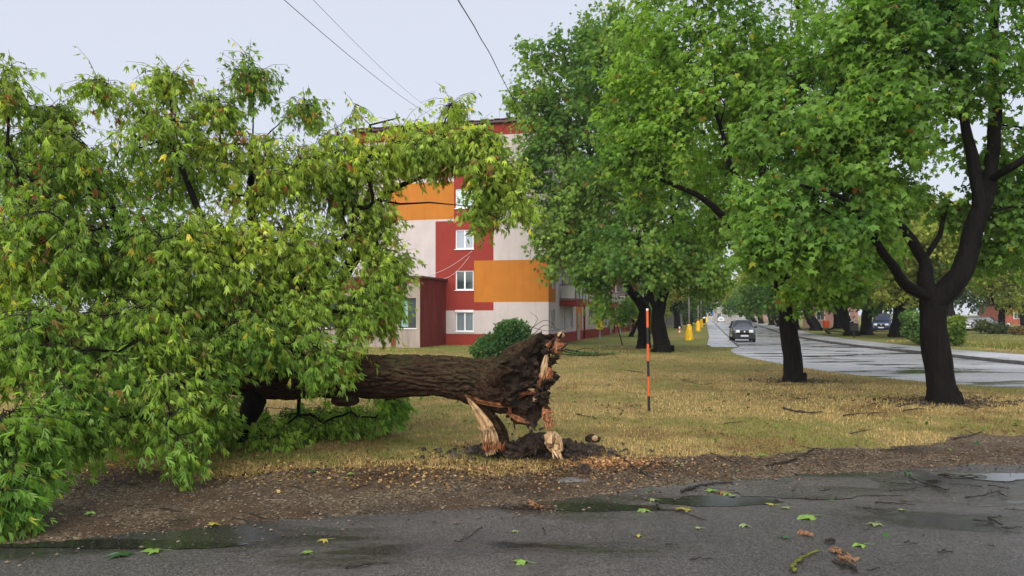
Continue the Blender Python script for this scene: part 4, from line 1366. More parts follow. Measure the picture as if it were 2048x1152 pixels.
# ---------------------------------------------------------------- standing maples
def maple(name, label, base, sk, lobes, ns, L, nleaf, sizes, pal, tmpl, mat, droop=.35, bf=.4, seg=.6, tipr=.006, ycol=(.30, .30, .03), py=.04, pb=.012, group="maples on the lawn", cat="tree", bark='bark', twigs=True, sides=6):
    root = thing(name, label, cat, base, 0, group)
    bl = np.asarray(base, float)
    att = lobes_sample([q_[:6] + (int(q_[6] * 1.38) + 1,) for q_ in lobes], .8)
    kf = {True: .62, False: 1.05}[seg > 1]
    att = att[fbm(att * kf + 3, 3) + .10 * RNG.random(len(att)) > .47]
    tree = grow(sk, att, bf, seg, tipr)
    tl = (tree[0] - bl,) + tree[1:]
    branch_mesh("trunk", tl, M[bark], root, sides)
    Bp, Dp, Ln = shoots(tree, att, ns, L, droop, nleaf, .75)
    if twigs: twig_mesh("twigs", Ln - bl, .006, M['twig'], root)
    n = len(Bp)
    Bp = Bp + RNG.normal(size=(n, 3)) * sizes[1] * .45
    cen_ = Bp.mean(0)
    outw = unit((Bp - cen_) * np.array([1, 1, .4]))
    tipd = unit(Dp * .45 + outw * .25 + RNG.normal(size=(n, 3)) * .55 + np.array([0, 0, -.85]))
    nr = unit(RNG.normal(size=(n, 3)) * .5 + outw * .55 + np.array([0, 0, .75]))
    cl = pick_cols(Bp, pal, ycol, (.26, .085, .030), py, pb, .45)
    leaf_mesh("crown", Bp - bl, tipd, nr, RNG.uniform(sizes[0], sizes[1], n), cl, tmpl, M[mat], root)
    print(name, n, len(att))
    return root

# nearest maple, right
b1 = G(1892, 806)
dd = b1[1]
sk1 = [[(b1 + np.array([0, 0, -.05]), 0.396), (P(1890, 795, dd), 0.344), (P(1884, 760, dd), 0.305), (P(1874, 690, dd), 0.288), (P(1866, 630, dd), 0.292), (P(1866, 600, dd), 0.284), (P(1850, 565, dd + .1), 0.189), (P(1848, 520, dd + .3), 0.138), (P(1800, 450, dd + .1), 0.103), (P(1740, 380, dd - .3), 0.060), (P(1690, 300, dd - .5), 0.026)],
       [('from', 0, 5)] + ln((1905, 565, dd - .1, .25), (1938, 510, dd, .22), (1958, 430, dd + .1, .20), (1952, 340, dd + .2, .15), (1930, 240, dd + .3, .10), (1900, 100, dd + .3, .06)),
       [('from', 1, 3)] + ln((1978, 360, dd + .5, .16), (1990, 260, dd + .6, .15), (1985, 130, dd + .6, .13), (1990, -20, dd + .6, .10), (1980, -200, dd + .5, .05)),
       [('from', 0, 5)] + ln((1815, 572, dd - .3, .13), (1775, 525, dd - .7, .10), (1742, 465, dd - 1.1, .075), (1690, 400, dd - 1.5, .05), (1600, 370, dd - 1.9, .03)),
       [('from', 2, 1)] + ln((2030, 330, dd - .2, .09), (2110, 270, dd - .4, .06)),
       [('from', 0, 7)] + ln((1880, 470, dd + .7, .06), (1895, 400, dd + 1.2, .04))]
lb1 = [(1560, 420, 105, 85, dd - 1.3, .8, 60), (1690, 390, 130, 90, dd - 1.0, 1.0, 80), (1600, 270, 130, 100, dd - 1.0, 1.1, 75), (1760, 240, 150, 110, dd - .8, 1.3, 95), (1930, 130, 140, 110, dd - .2, 1.4, 52), (1740, 80, 150, 95, dd - .4, 1.4, 85),
       (2020, 330, 80, 100, dd + 1.2, 1.0, 44), (2015, 440, 75, 75, dd + 1.4, .8, 34), (1892, 405, 45, 42, dd + 1.1, .5, 20), (1840, 330, 100, 80, dd + 1.0, 1.0, 40), (1540, 480, 75, 45, dd - 1.6, .6, 30), (1640, 470, 70, 40, dd - 1.4, .6, 28), (1790, 400, 90, 60, dd + .4, .9, 40), (2090, 450, 60, 100, dd, .8, 20),
       (1900, -120, 260, 140, dd, 1.8, 90), (2180, 150, 160, 200, dd + .3, 1.5, 60), (1850, 20, 200, 70, dd + .8, 1.4, 60), (1660, 520, 60, 30, dd + 1.5, .6, 16), (1990, 500, 60, 50, dd + 2.2, .6, 18)]
GM = ((0.060, 0.145, 0.026), (0.165, 0.290, 0.045))
maple("maple_tree", "large maple closest to the road junction, dark trunk forking low into three limbs", b1, sk1, lb1, 4, .55, 9, (.10, .175), GM, MAPLE, 'leaf_maple')

# second maple
b2 = G(1592, 763)
d2 = b2[1]
sk2 = [[(b2 + np.array([0, 0, -.05]), 0.368), (P(1590, 750, d2), 0.296), (P(1584, 690, d2), 0.268), (P(1574, 620, d2), 0.248), (P(1563, 560, d2), 0.248), (P(1540, 490, d2 - .1), 0.160), (P(1500, 400, d2 - .4), 0.120), (P(1460, 330, d2 - .7), 0.088), (P(1440, 250, d2 - .8), 0.056), (P(1400, 160, d2 - .9), 0.024)],
       [('from', 0, 4)] + ln((1580, 490, d2 + .3, .17), (1600, 380, d2 + .6, .13), (1610, 250, d2 + .7, .10), (1600, 100, d2 + .7, .07), (1590, -80, d2 + .6, .03)),
       [('from', 0, 5)] + ln((1470, 455, d2 - .7, .12), (1410, 400, d2 - 1.2, .09), (1350, 370, d2 - 1.5, .06), (1290, 350, d2 - 1.7, .03)),
       [('from', 0, 5)] + ln((1530, 410, d2 + .3, .12), (1520, 300, d2 + .5, .10), (1500, 180, d2 + .6, .07), (1490, 40, d2 + .5, .03))]
lb2 = [(1305, 200, 92, 100, d2 - 1.2, 1.0, 66), (1440, 130, 130, 110, d2 - .6, 1.5, 90), (1290, 340, 72, 62, d2 - 1.4, .7, 32), (1500, 240, 110, 100, d2 + 1.0, 1.0, 55), (1590, 130, 130, 120, d2 + .6, 1.5, 85), (1420, 455, 80, 36, d2 + 1.2, .7, 24),
       (1310, 80, 100, 70, d2 - .8, 1.2, 50), (1500, 420, 80, 60, d2 + 1.6, .8, 30), (1450, -40, 200, 80, d2, 1.7, 75), (1620, 330, 100, 90, d2 + 1.0, 1.3, 55), (1280, 290, 70, 50, d2 - 1.6, .8, 28), (1370, 180, 50, 50, d2 - 1.6, .5, 14),
       (1490, 200, 130, 110, d2 + 2.2, .8, 60), (1450, 340, 110, 80, d2 + 2.2, .8, 42), (1560, 420, 90, 60, d2 + 2.2, .7, 30), (1650, 480, 80, 60, d2 + 2.0, .8, 34), (1620, 575, 55, 24, d2 - 1.5, .5, 16), (1680, 560, 50, 36, d2 - 1.0, .6, 20), (1530, 510, 50, 35, d2 - .8, .6, 18), (1740, 500, 60, 60, d2 + 1.5, .8, 24)]
GM2 = ((0.078, 0.180, 0.026), (0.210, 0.345, 0.046))
maple("maple_tree", "maple with a straight leaning trunk standing second from the road junction", b2, sk2, lb2, 4, .62, 9, (.105, .185), GM2, MAPLE, 'leaf_maple')

# pair of far maples by the apartment block
b3 = G(1326, 704); d3 = b3[1]
sk3 = [[(b3 + np.array([0, 0, -.05]), .66), (P(1326, 697, d3), .50), (P(1323, 680, d3), .42), (P(1318, 650, d3), .38), (P(1316, 622, d3), .40), (P(1325, 590, d3), .26), (P(1345, 540, d3), .20), (P(1350, 440, d3), .16), (P(1340, 320, d3), .11), (P(1330, 180, d3), .05)],
       [('from', 0, 4)] + ln((1300, 590, d3 - .5, .20), (1280, 520, d3 - 1, .15), (1270, 400, d3 - 1, .10), (1260, 260, d3 - 1, .05))]
lb3 = [(1300, 470, 120, 90, d3 - 1, 3.0, 130), (1395, 500, 62, 75, d3, 2.2, 70), (1290, 330, 130, 110, d3 - 1, 3.2, 150), (1260, 160, 120, 100, d3, 3.0, 130), (1340, 540, 76, 32, d3 - 2, 2.0, 42), (1380, 330, 100, 100, d3 + 1, 3, 80), (1250, 60, 70, 60, d3, 2.2, 55), (1420, 560, 34, 40, d3, 1.2, 26), (1250, 518, 66, 36, d3 - 2, 1.6, 34)]
GF = ((0.068, 0.155, 0.028), (0.185, 0.290, 0.048))
maple("maple_tree", "big maple with a flared trunk base, right one of the pair beyond the striped pole", b3, sk3, lb3, 4, .95, 9, (.16, .27), GF, MAPLE_FAR, 'leaf_far', seg=1.2, tipr=.012, twigs=False, bf=.3)
b4 = G(1288, 697); d4 = b4[1]
sk4 = [[(b4 + np.array([0, 0, -.05]), .46), (P(1288, 690, d4), .40), (P(1289, 660, d4), .36), (P(1288, 618, d4), .38), (P(1268, 590, d4), .27), (P(1248, 560, d4), .22), (P(1220, 470, d4), .17), (P(1190, 350, d4), .12), (P(1150, 200, d4), .06)],
       [('from', 0, 3)] + ln((1295, 580, d4 + .6, .22), (1300, 500, d4 + 1, .17), (1260, 350, d4 + 1, .10), (1220, 160, d4 + 1, .05)),
       [('from', 0, 6)] + ln((1160, 430, d4 - 1, .11), (1110, 390, d4 - 1.5, .08), (1070, 330, d4 - 1.5, .04))]
lb4 = [(1026, 225, 26, 55, d4, 1.2, 22), (1030, 330, 34, 50, d4 - 1, 1.2, 22), (1085, 200, 62, 85, d4, 2.2, 75), (1060, 300, 45, 75, d4 - 1, 1.8, 55), (1150, 330, 100, 110, d4 - 1, 3.0, 130), (1120, 450, 62, 80, d4 - 1.5, 2.0, 75), (1180, 500, 80, 65, d4 - 1, 2.2, 70), (1200, 190, 90, 100, d4, 3.0, 110), (1150, 110, 40, 40, d4, 1.5, 24), (1062, 110, 20, 24, d4, .9, 10),
       (1125, 535, 36, 20, d4 - 1.8, 1.0, 14), (1165, 540, 46, 20, d4 - 2, 1.2, 18), (1212, 590, 22, 40, d4 - 2.4, .8, 24), (1205, 540, 46, 26, d4 - 2, 1.2, 20), (1210, 80, 50, 60, d4, 2, 40), (1105, 95, 30, 22, d4, 1, 10), (1225, 350, 60, 120, d4 + 1.5, 2, 60)]
maple("maple_tree", "maple nearer the apartment block, left one of the pair beyond the striped pole", b4, sk4, lb4, 4, .95, 9, (.17, .28), GF, MAPLE_FAR, 'leaf_far', seg=1.2, tipr=.012, twigs=False, bf=.3)

# ---------------------------------------------------------------- generic far trees (shared meshes)
def far_tree(name, lean, seed, hgt=9.0, rad=4.0, pal=GF, nl=420, trunk_r=.42, crown0=2.6, leaf=(.22, .36)):
    global RNG
    keep = RNG
    RNG = np.random.default_rng(seed)
    root = thing(name, "tree", "tree")
    fk = np.array([lean * crown0, 0, crown0])
    sk = [[((0, 0, -.1), trunk_r * 1.5), ((0, 0, .35), trunk_r * 1.1), (fk * .5, trunk_r), (fk, trunk_r), (fk + [lean * 1.2 - .4, .2, 1.6], trunk_r * .55), (fk + [lean * 2 - 1, .3, hgt * .45], trunk_r * .3)],
          [('from', 0, 3)] + [(fk + np.array([.9, -.3, 1.2]), trunk_r * .5), (fk + np.array([1.8, -.4, hgt * .4]), trunk_r * .25)],
          [('from', 0, 3)] + [(fk + np.array([-1.2, .1, 1.0]), trunk_r * .42), (fk + np.array([-2.4, .2, hgt * .30]), trunk_r * .2)]]
    att = []
    for _ in range(9):
        c = fk + np.array([RNG.uniform(-.7, .7) * rad + lean * 2, RNG.uniform(-.6, .6) * rad, hgt * RNG.uniform(.10, .62)])
        u = unit(RNG.normal(size=(nl // 9, 3))) * (RNG.random(nl // 9) ** .4)[:, None]
        att.append(c + u * np.array([rad * .55, rad * .55, hgt * .20]))
    att = np.concatenate(att)
    att[:, 2] = np.maximum(att[:, 2], crown0 * .75)
    tree = grow(sk, att, .3, 1.2, .014)
    branch_mesh("trunk", tree, M['bark'], root, 5)
    Bp, Dp, Ln = shoots(tree, att, 3, .9, .5, 8, .8)
    n = len(Bp)
    Bp = Bp + RNG.normal(size=(n, 3)) * .12
    leaf_mesh("crown", Bp, unit(Dp * .5 + RNG.normal(size=(n, 3)) * .7 + [0, 0, -.4]), unit(RNG.normal(size=(n, 3)) * .6 + [0, -.1, 1]), RNG.uniform(*leaf, n),
              pick_cols(Bp, pal, (.26, .26, .03), (.2, .08, .03), .06, .01, .35), KITE, M['leaf_far'], root)
    RNG = keep
    return root
GY = ((0.121, 0.165, 0.028), (0.264, 0.297, 0.050))
GD = ((0.037, 0.088, 0.030), (0.081, 0.156, 0.048))
fa = far_tree("roadside_tree", -.42, 101, 8.5, 4.2, GF)
fb = far_tree("roadside_tree", -.15, 102, 9.0, 4.4, GY)
fc_ = far_tree("roadside_tree", .12, 103, 9.5, 4.5, GD)
spots = [ # px, distance, source, scale, turn, label
    (1704, 64, fa, 1.15, 0, "leaning roadside tree behind the bin post across the road"),
    (1732, 67, fc_, 1.1, .6, "upright roadside tree with dark crown across the road, left of the blue parked van"),
    (1792, 60, fb, 1.15, 2.0, "thick-trunked roadside tree right of the blue parked van"),
    (1632, 84, fa, 1.25, -.25, "strongly leaning wide-trunked tree right of the second maple's trunk, across the road"),
    (1560, 112, fa, 1.0, .2, "leaning roadside tree across the road, partly behind the second maple's trunk"),
    (1544, 125, fb, 1.05, .1, "yellow-green roadside tree overhanging the road behind the dark car"),
    (1522, 146, fb, 1.1, .3, "leaning tree further down the road past the dark car"),
    (1508, 165, fa, 1.1, .1, "leaning tree second from the far end of the roadside row"),
    (1497, 185, fb, 1.1, .2, "leaning tree at the far end of the roadside row"),
    (1856, 54, fb, .95, 1.2, "yellow-green tree behind the parked cars, seen left of the nearest maple's fork"),
    (2000, 70, fb, .72, 3.4, "yellow-green tree hanging over the parked cars"),
    (2050, 98, fc_, 1.2, 2.4, "dark tree behind the parked cars at the photo's right edge"),
    (1675, 96, fc_, 1.1, 4.0, "dark tree in front of the red kiosk"),
    (1760, 86, fb, 1.15, 5.0, "pale green tree in the back row above the blue van"),
    (1905, 100, fc_, 1.2, 2.0, "dark tree in the back row behind the silver car"),
    (1590, 92, fb, 1.1, .9, "yellow-green tree just right of the second maple's trunk, across the road"),
    (1820, 108, fc_, 1.2, 1.0, "dark tree in the back row behind the blue van"),
    (1355, 104, fc_, 1.0, 1.9, "dark tree behind the yellow wrapped lamp post nearest the maples"),
    (1380, 125, fc_, .95, .4, "dark tree left of the row of lamp posts"),
    (1318, 92, fb, .62, 2.9, "small bright green tree between the far maples and the lamp posts"),
    (1398, 190, fc_, .9, 2.2, "far dark tree at the end of the lamp post row"),
    (1452, 262, fc_, .75, 1.4, "distant tree behind the white car at the end of the road"),
    (1440, 300, fb, .8, 3.0, "distant pale tree closing the view down the road"),
    (1470, 285, fa, .9, 2.6, "distant tree to the right of the far white car"),
    (1262, 66, fa, .42, 2.9, "thin young tree leaning beside the apartment wall"),
]
used = set()
for (px, d, src, s_, rz, lab) in spots:
    o = src if id(src) not in used else copy_tree(src)
    used.add(id(src))
    o.location = ((px - 1024) / F * d, d, 0.0 if px < 1480 else .13)
    o.scale = (s_, s_, s_); o.rotation_euler = (0, 0, rz)
    tag(o, lab, "tree", "trees along the road")

# small sapling on the lawn
def blob_plant(name, label, cat, base, lobes, n, size, pal, stems, leafmat='leaf_far', tmpl=KITE, group=None, py=.03, stemr=.02):
    root = thing(name, label, cat, base, 0, group)
    bl = np.asarray(base, float)
    pts = lobes_sample([(a, b, c, d, e, f, int(n * g)) for a, b, c, d, e, f, g in lobes], bl[2] + .03)
    m = MB()
    for i in range(stems):
        q = pts[RNG.integers(0, len(pts))]
        s0 = bl + RNG.normal(size=3) * np.array([.08, .08, 0]) * (stems > 1)
        mid = (s0 + q) / 2 + RNG.normal(size=3) * .12 * np.linalg.norm(q - s0) * (stems > 1)
        m.tube(interp_path([s0 - bl, mid - bl, q - bl], 7), np.linspace(stemr, stemr * .3, 7), 5)
    m.build("stem", M['twig'], root, smooth=True)
    k = len(pts)
    tip = unit(RNG.normal(size=(k, 3)) * .8 + np.array([0, -.1, -.3])); nr = unit(RNG.normal(size=(k, 3)) * .7 + np.array([0, -.2, .9]))
    leaf_mesh("foliage", pts - bl, tip, nr, RNG.uniform(*size, k), pick_cols(pts, pal, (.3, .3, .04), (.2, .1, .03), py, .01, 1.0), tmpl, M[leafmat], root)
    return root
g = G(1245, 691); d = g[1]
sap = blob_plant("sapling", "slender young sapling with a small leafy top on the lawn before the apartment wall", "sapling", g, [(1243, 636, 14, 9, d, .35, .5), (1247, 626, 10, 8, d, .3, .3), (1238, 640, 9, 6, d, .3, .2)], 420, (.12, .2), GF, 1, stemr=.05)

g = G(1005, 723); d = g[1]
PILE = ((0.040, 0.110, 0.028), (0.11, 0.20, 0.055))
pile = blob_plant("brush_pile", "heap of cut green leafy branches on the lawn behind the snapped trunk", "brush pile", g,
                  [(1005, 690, 58, 28, d, .8, .42), (1025, 660, 38, 24, d, .6, .30), (965, 700, 28, 18, d - .3, .5, .14), (1058, 690, 26, 26, d - .2, .5, .14)], 5200, (.10, .19), PILE, 30, 'leaf_maple', OVAL, stemr=.022)
m = MB()
for (pts_, r) in (([(1050, 690), (1085, 652), (1105, 655)], .02), ([(1040, 680), (1090, 640), (1125, 672)], .016), ([(1050, 650), (1095, 662), (1135, 655)], .014), ([(1060, 700), (1110, 680), (1145, 712)], .016), ([(1050, 672), (1075, 640), (1060, 625)], .012)):
    q = interp_path([P(a, b, d - .3 * i) - g for i, (a, b) in enumerate(pts_)], 10); m.tube(q, np.linspace(r, r * .4, 10), 5)
m.build("bare_twigs", M['twig'], pile)
# dark bough lying right of the pile
gb = G(1175, 712)
bough = thing("dead_bough", "long dark bare bough lying on the lawn right of the green brush heap", "branch", gb)
m = MB()
for ps, r in (([(1110, 700, .35), (1140, 706, .25), (1180, 709, .10), (1232, 708, .06)], .055), ([(1130, 706, .2), (1165, 712, .06), (1215, 712, .05)], .03), ([(1150, 706, .2), (1180, 700, .3), (1205, 704, .15)], .02), ([(1120, 712, .1), (1160, 716, .05), (1210, 716, .04)], .025)):
    q = interp_path([np.array([(a - 1024) / F * gb[1], gb[1] + (712 - b) * .12, z]) - gb for a, b, z in ps], 12)
    m.tube(q, np.linspace(r, r * .3, 12), 6)
m.build("wood", M['bark'], bough, smooth=True)
k = 500
bp_ = np.stack([RNG.normal(0, .9, k) - .4, RNG.normal(0, .35, k), .06 + .12 * RNG.random(k)], -1)
leaf_mesh("foliage", bp_, unit(RNG.normal(size=(k, 3))), unit(RNG.normal(size=(k, 3)) * .5 + [0, 0, 1]), RNG.uniform(.06, .12, k), pick_cols(bp_, GD, (.1, .1, .02), (.1, .05, .02), .05, .05), OVAL, M['leaf_far'], bough)

Z2 = .135
def GR(px, py): return G(px, py, Z2)
g = GR(1838, 690); d = g[1]
blob_plant("shrub", "bright green shrub across the road, left of the nearest maple's trunk", "shrub", g, [(1832, 655, 26, 26, d, 1.0, .45), (1822, 635, 20, 14, d, .8, .2), (1845, 672, 24, 16, d - .4, .9, .35)], 2600, (.13, .24), ((.06, .13, .03), (.14, .24, .05)), 9)
g = GR(1905, 692); d = g[1]
blob_plant("shrub", "yellow-green shrub across the road, right of the nearest maple's trunk", "shrub", g, [(1905, 662, 20, 26, d, .9, .6), (1915, 640, 12, 10, d, .6, .2), (1912, 678, 16, 10, d - .3, .7, .2)], 1900, (.13, .24), ((.08, .14, .02), (.18, .25, .04)), 7)
g = GR(1985, 668); d = g[1]
blob_plant("fallen_boughs", "tangle of fallen grey-green boughs lying in front of the parked cars", "branches", g, [(1985, 655, 32, 10, d, 1.2, .6), (1962, 650, 18, 14, d, 1, .25), (2005, 660, 22, 7, d, 1, .15)], 1100, (.16, .28), ((.05, .075, .03), (.10, .13, .05)), 14, stemr=.05)
g = GR(2040, 670); d = g[1]
blob_plant("shrub", "low brownish shrub in front of the dark parked estate car", "shrub", g, [(2038, 661, 18, 9, d, .9, 1.0)], 800, (.14, .24), ((.12, .08, .03), (.22, .15, .06)), 8)
g = G(1303, 668); d = g[1]
blob_plant("shrub", "dark green shrub seen between the pair of far maple trunks", "shrub", g, [(1302, 650, 11, 16, d, .9, 1.0)], 800, (.2, .32), GF, 6)

g = G(1372, 650); d = g[1]
blob_plant("hedge", "tall dark green hedge behind the lamp posts with yellow wrapped feet", "hedge", g, [(1350, 622, 22, 26, d, 2.0, .3), (1375, 620, 20, 28, d + 4, 2.0, .3), (1396, 625, 16, 22, d + 12, 2.0, .25), (1340, 640, 16, 12, d, 1.2, .15)], 3000, (.35, .6), GD, 12, stemr=.08)
# ================================================================== street furniture
M['orange'] = m_plain("orange pole paint", (0.62, 0.10, 0.022), 0.45, 0.4, var=0.2, scale=20)
M['black'] = m_plain("black pole paint", (0.012, 0.012, 0.013), 0.5, 0.4, var=0.2)
M['white'] = m_plain("white paint", (0.75, 0.73, 0.70), 0.5, 0.4, var=0.1)
M['ypvc'] = m_plain("yellow plastic wrap", (0.78, 0.46, 0.006), 0.35, 0.5, var=0.15, scale=8)
M['bluesign'] = m_plain("blue sign", (0.02, 0.12, 0.45), 0.4, 0.5, var=0.05)
M['redbin'] = m_plain("orange red plastic", (0.65, 0.085, 0.02), 0.4, 0.4, var=0.1)
M['concrete'] = m_plain("concrete post", (0.30, 0.28, 0.26), 0.75, 0.3, var=0.2, scale=4)

g = G(1298, 822); dp = g[1]
pole = thing("striped_pole", "tall thin marker pole striped orange and black standing in the dry grass", "pole", g, 0)
zs_ = [P(1296, y, dp)[2] for y in (822, 792, 753, 722, 688, 655, 621, 617)]
zs_[0] = -.05
lean = lambda z: ((-3.5 / F * dp) * z / 2.13, 0, z)
for i in range(7):
    m = MB(); m.tube([lean(zs_[i]), lean(zs_[i + 1])], .026, 10)
    m.build("stripe", [M['black'], M['orange'], M['black'], M['orange'], M['black'], M['orange'], M['white']][i], pole, smooth=False)

# lamp posts with yellow wrapped feet
lp0 = None
for i, (px, py) in enumerate(((1378, 680.5), (1396, 662.5), (1402, 655.5), (1406, 650.5), (1409.5, 647), (1413, 644))):
    g = G(px, py)
    lab = ["lamp post with yellow wrapped foot nearest the maples, a wide concrete shaft", "second yellow-footed lamp post down the pavement", "third yellow-footed lamp post down the pavement", "fourth yellow-footed lamp post down the pavement", "fifth yellow-footed lamp post down the pavement", "farthest yellow-footed lamp post down the pavement"][i]
    if lp0 is None:
        lp0 = thing("lamp_post", lab, "lamp post", g, 0, "lamp posts along the pavement")
        m = MB(); m.lathe([(.30, 0), (.31, .08), (.29, .35), (.25, .7), (.20, 1.0), (.17, 1.16), (.12, 1.22)], 14, jit=.22, seed=4); m.build("yellow_wrap", M['ypvc'], lp0)
        m = MB(); m.lathe([(.09, 1.0), (.075, 4.0), (.06, 8.2)], 12); m.build("shaft", M['concrete'], lp0, smooth=True)
        m = MB(); m.tube([(0, 0, 8.1), (.3, 0, 8.6), (1.2, 0, 8.75)], .04, 6); arm = m.build("arm", M['greymetal'], lp0)
        m = MB(); m.box((1.1, -.12, 8.68), (1.7, .12, 8.80)); m.build("lamp_head", M['greymetal'], arm, bevel=.03)
        m = MB(); m.tube([(.17, -.12, .1), (.13, -.20, .5), (.08, -.16, 1.1)], .012, 4); m.build("seam", M['black'], lp0)
    else:
        o = copy_tree(lp0); o.location = tuple(g); tag(o, lab); o.rotation_euler = (0, 0, i * .9); o.scale = (1, 1, 1)

g = G(1359, 668.5)
b = thing("marker_post", "short red and white marker post on the lawn left of the first lamp post", "post", g)
for i in range(4):
    m = MB(); m.box((-.07, -.05, i * .19), (.07, .05, i * .19 + .19)); m.build("band", M['redbin'] if i % 2 == 0 else M['white'], b)
m = MB(); m.box((-.25, -.04, .12), (-.05, .04, .24)); m.build("side_board", M['redbin'], b)

g = G(1408.5, 653)
b = thing("litter_bin", "small black litter bin with a pale domed lid beside the pavement", "bin", g)
m = MB(); m.lathe([(.20, .55), (.24, .62), (.26, 1.25), (.27, 1.28)], 12); m.build("bucket", M['black'], b, smooth=True)
m = MB(); m.lathe([(.28, 1.28), (.24, 1.42), (.12, 1.52), (.02, 1.54)], 12); m.build("lid", M['white'], b, smooth=True)
m = MB(); m.tube([(0, .1, 0), (0, .1, .7)], .035, 6); m.build("post", M['black'], b)

g = G(1427, 641)
b = thing("road_sign", "small square blue road sign at the far end of the road", "sign", g)
m = MB(); m.tube([(0, .04, 0), (0, .04, 2.6)], .04, 6); m.build("post", M['greymetal'], b)
m = MB(); m.box((-.55, -.02, 1.7), (.55, .01, 2.9)); pl = m.build("panel", M['bluesign'], b)
m = MB(); m.box((-.06, -.03, 1.9), (.06, -.024, 2.65)); m.box((.15, -.03, 1.9), (.24, -.024, 2.65)); m.build("symbol", M['white'], pl)

g = GR(1652, 662)
b = thing("litter_bin", "orange-red litter bin on a post across the road by the leaning trees", "bin", g)
m = MB(); m.lathe([(.22, .30), (.30, .38), (.34, 1.1), (.36, 1.12)], 12); m.build("bucket", M['redbin'], b, smooth=True)
m = MB(); m.tube([(0, .2, 0), (0, .2, 2.1)], .05, 6); m.build("post", M['orange'], b)
g = GR(1708, 676)
b = thing("litter_bin", "dark bin on a post at the grass edge across the road", "bin", g)
m = MB(); m.box((-.28, -.2, .55), (.28, .2, 1.15)); m.build("bucket", M['black'], b, bevel=.05)
m = MB(); m.tube([(0, 0, 0), (0, 0, .6)], .05, 6); m.build("post", M['black'], b)
m = MB(); m.tube([(-.34, -.1, 1.25), (0, -.1, 1.45), (.34, -.1, 1.25)], .04, 6); m.build("lid", M['greymetal'], b)

# bent bare boughs on the grass across the road
g = GR(1680, 668)
b = thing("dead_bough", "bare grey bough lying on the grass across the road by the dark bin", "branch", g)
m = MB()
k_ = g[1] / F
for ps, r in (([(1660, 668, 0), (1672, 660, .25), (1692, 659, .4)], .10), ([(1672, 662, .2), (1690, 664, .15), (1700, 668, .03)], .07), ([(1684, 662, .2), (1690, 666, .1), (1697, 668, .02)], .06)):
    m.tube(interp_path([((x - 1680) * k_, (668 - y) * .3, z + .04) for x, y, z in ps], 9), np.linspace(r, r * .5, 9), 6)
m.build("wood", M['bark'], b, smooth=True)

# ================================================================== vehicles
M['glass'] = m_pane("car glass", (0.025, 0.032, 0.036), 0.04)
M['tyre'] = m_plain("tyre rubber", (0.012, 0.012, 0.012), 0.8, 0.2)
M['rim'] = m_plain("wheel rim", (0.35, 0.36, 0.37), 0.35, 0.5, 0.7)
M['lamp'] = m_plain("headlamp lens", (0.72, 0.74, 0.70), 0.12, 0.6, var=.05)
M['blackplastic'] = m_plain("black bumper plastic", (0.012, 0.013, 0.016), 0.55, 0.4)
M['plate'] = m_plain("number plate", (0.62, 0.62, 0.64), 0.5, 0.4, var=.03)
def paint(name, c, metal=.3): return m_plain(name, c, .25, .5, metal, var=.05, coat=.6)

